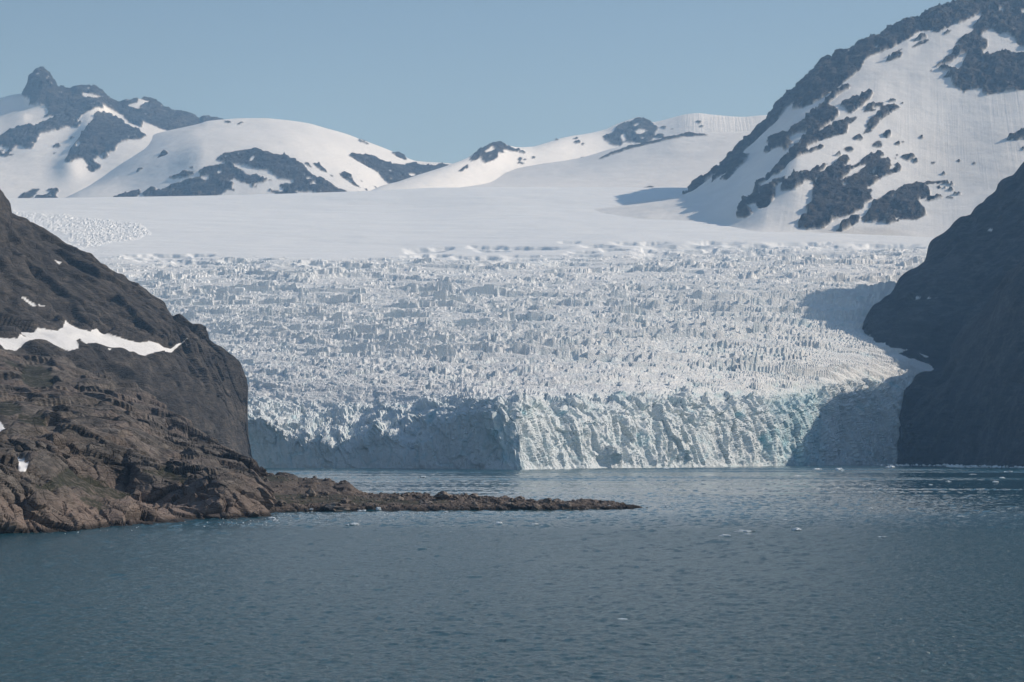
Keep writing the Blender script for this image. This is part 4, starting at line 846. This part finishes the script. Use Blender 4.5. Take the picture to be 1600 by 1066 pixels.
# floating ice: (photo x, photo y at the water, width px, height/width, mesh, label)
I = [
 (973, 968, 13, .18, 0, 'flat white ice piece drifting alone on the dark near water'),
 (1311, 736, 14, .32, 1, 'white ice piece with a pointed top in front of the shaded ice cliff'),
 (1277, 734, 14, .16, 2, 'flat ice slab left of the pointed ice piece near the lit cliff end'),
 (1245, 829, 14, .3, 3, 'pale pyramid shaped ice piece right of a long thin floe'),
 (1164, 831, 25, .1, 4, 'long thin floe left of the pale pyramid shaped ice piece'),
 (1133, 838, 15, .22, 5, 'low white wedge of ice below the long thin floe'),
 (1168, 835, 8, .22, 6, 'small ice crumb just under the long thin floe'),
 (1378, 839, 11, .15, 7, 'small flat ice piece alone in the right middle of the fjord'),
 (1576, 738, 12, .18, 8, 'flat bright floe near the right edge under the dark wall'),
 (1555, 754, 9, .3, 9, 'small bright ice piece on the dark reflection near the right edge'),
 (1482, 753, 7, .3, 0, 'small bright ice piece left of another on the dark reflection'),
 (1566, 748, 9, .25, 1, 'pale sliver of ice just above the dark reflection at the right'),
 (1454, 758, 6, .25, 2, 'tiny floe beneath the dark reflection band'),
 (1392, 731, 12, .28, 3, 'rounded ice piece against the foot of the shaded ice cliff'),
 (1303, 727, 15, .14, 4, 'thin floe at the foot of the shaded cliff beside the lit ice'),
 (1147, 785, 8, .2, 5, 'faint ice piece to the right beyond the spit tip'),
 (1196, 784, 9, .2, 6, 'faint ice piece farther right beyond the spit tip'),
 (1040, 793, 8, .5, 7, 'twin white ice lumps floating right off the spit tip'),
 (1047, 793, 6, .5, 8, 'smaller ice lump beside the twin lumps off the spit tip'),
 (553, 821, 13, .35, 9, 'bright ragged ice piece left of centre below the spit'),
 (545, 821, 8, .3, 0, 'smaller ice lump touching the bright ragged ice piece'),
 (592, 797, 8, .5, 1, 'white cube like ice lump grounded at the spit edge'),
 (779, 819, 11, .32, 2, 'white ice lump below the middle of the spit'),
 (836, 820, 10, .25, 3, 'low grey white ice piece right of the lump below the spit'),
 (782, 795, 5, .7, 4, 'white ice lump stranded on the outer spit waterline'),
 (690, 796, 5, .8, 5, 'white ice lump stranded between spit rocks left of the brown slab'),
 (486, 797, 6, .5, 6, 'white ice lump stranded on the inner shingle'),
 (854, 794, 6, .5, 7, 'white ice bit stranded by the wet boulders'),
 (903, 792, 5, .6, 8, 'white ice bit stranded where the smooth spit tip begins'),
 (951, 792, 5, .5, 9, 'white ice bit stranded on the spit tip'),
 (661, 746, 8, .35, 0, 'small iceberg scrap alone in the calm water before the shaded cliff'),
 (765, 731.5, 6, .4, 1, 'ice scrap at the foot of the shaded cliff left of the bright corner'),
 (1041, 733, 14, .14, 2, 'thin floe before the bright middle of the ice cliff'),
 (1360, 795, 8, .2, 3, 'small floe in the calm right part of the fjord'),
 (1501, 807, 10, .15, 4, 'thin flat floe in the right part of the fjord'),
 (1227, 813, 8, .25, 5, 'small ice piece above the pale pyramid shaped piece'),
 (1143, 807, 6, .3, 6, 'small ice piece left of centre right above the long thin floe'),
 (1125, 813, 9, .2, 7, 'low floe left of the small piece above the long thin floe'),
 (1372, 809, 8, .2, 8, 'small flat floe above the lone piece in the right middle'),
 (424, 811, 12, .3, 9, 'ice chunk washed against the tip of the headland'),
 (430, 814, 9, .3, 0, 'smaller ice chunk outside the chunk washed against the headland'),
 (565, 799, 14, .15, 1, 'thin ice sheet along the spit edge left of the white lump'),
 (705, 832, 7, .25, 2, 'small ice piece below the outer reach of the brash ice'),
 (1247, 745, 9, .25, 3, 'grey ice scrap in front of the turquoise end of the lit cliff'),
 (1233, 733.5, 8, .2, 4, 'thin scrap close to the turquoise end of the lit cliff'),
 (1520, 742, 10, .15, 5, 'thin floe between two dark lanes under the right wall'),
 (1293, 753, 5, .3, 6, 'tiny bright ice piece on the calm lane right of the ice reflection'),
]
for i, (bx, by, w, hr, k, lb) in enumerate(I):
    t = math.tan(math.atan((by - 533) / F) - PITCH); y = CAMZ / t; x = x_at(bx, by, y)
    o = link(bpy.data.objects.new('ice_floe', bergs[k])); s = w * y / F * 0.5
    o.scale = (s, s * 0.8, s * max(hr, .12) * 1.35); o.location = (x, y, s * hr * 0.3); o.rotation_euler = (0, 0, rng.uniform(-0.4, 0.4) + (i % 2) * math.pi)
    if any(q in lb for q in ('strand', 'grounded')):
        gx, gy, gz = ground_on_spit(bx, by); o.location = (gx, gy - 0.5, max(gz, 0) + s * hr * 0.5)
    o['label'] = lb; o['category'] = 'floating ice'; o['group'] = 'pieces of ice floating on the fjord'
# brash: crumbs of ice too small to count
small_ice = lump('ice_source', 95, M_berg, 1, 0.6, 0.7, 0.3)
def brash(name, boxes, label):
    P, Q = [], []
    for (x0, x1, y0, y1, n, smin, smax, slope) in boxes:
        a = rng.uniform(x0, x1, n); b = rng.uniform(y0, y1, n) + slope * (a - x0)
        y = CAMZ / np.tan(np.arctan((b - 533) / F) - PITCH); x = x_at(a, b, y)
        s = 0.8 * (smin + (smax - smin) * rng.random(n) ** 4) * y / F
        P.append(np.stack([x, y, np.full(n, 0.15)], -1)); Q.append(s)
    scatter(name, np.vstack(P), np.concatenate(Q), small_ice, M_berg, label, 'brash ice')
brash('brash_ice', [(425, 720, 801, 807, 260, .25, 1.6, 0), (640, 960, 806, 811, 420, .2, 1.2, 0), (420, 640, 808, 818, 160, .25, 1.8, 0), (700, 1010, 800, 806, 80, .2, 1.2, 0), (960, 1300, 795, 835, 60, .2, 1.3, 0),
   (340, 430, 811, 822, 120, .3, 2.0, 0), (60, 330, 826, 838, 60, .3, 2.2, -.045), (1020, 1075, 790, 795, 40, .3, 1.6, 0)], 'small ice crumbs drifting in lanes around the spit')
brash('ice_debris', [(1370, 1600, 726.4, 728.4, 420, .5, 3.6, 0.003), (1480, 1640, 728, 730.6, 480, .6, 4.6, 0.006), (1290, 1400, 725.8, 727.2, 60, .3, 2.0, 0), (820, 1270, 731, 735, 60, .3, 1.8, -.008), (700, 800, 731.4, 732.6, 25, .4, 1.6, 0.01), (1100, 1600, 736, 800, 50, .2, 1.5, 0)], 'belt of white ice rubble floating under the dark right wall')
# ---- haze
def haze():
    import bmesh
    bm = bmesh.new(); bmesh.ops.create_cube(bm, size=1.0)
    me = bpy.data.meshes.new('haze'); bm.to_mesh(me); bm.free()
    o = link(bpy.data.objects.new('haze', me)); o.scale = (12000, 15500, 2620); o.location = (0, 6500, 1302)
    m = bpy.data.materials.new('air'); m.use_nodes = True; t = m.node_tree
    t.nodes.remove(t.nodes['Principled BSDF']); v = t.nodes.new('ShaderNodeVolumePrincipled')
    v.inputs['Color'].default_value = (0.34, 0.62, 1.0, 1); v.inputs['Absorption Color'].default_value = (1, 1, 1, 1)
    v.inputs['Density'].default_value = 5.0e-5; v.inputs['Anisotropy'].default_value = 0.0
    t.links.new(v.outputs[0], t.nodes['Material Output'].inputs['Volume']); me.materials.append(m)
    o['kind'] = 'stuff'; o['label'] = 'thin blue haze filling the air over the fjord'; o['category'] = 'haze'
haze()
print('done', round(time.time() - T0, 1), 'tris', sum(len(o.data.polygons) * (2 if len(o.data.polygons) and len(o.data.polygons[0].vertices) == 4 else 1) for o in bpy.data.objects if o.type == 'MESH'))
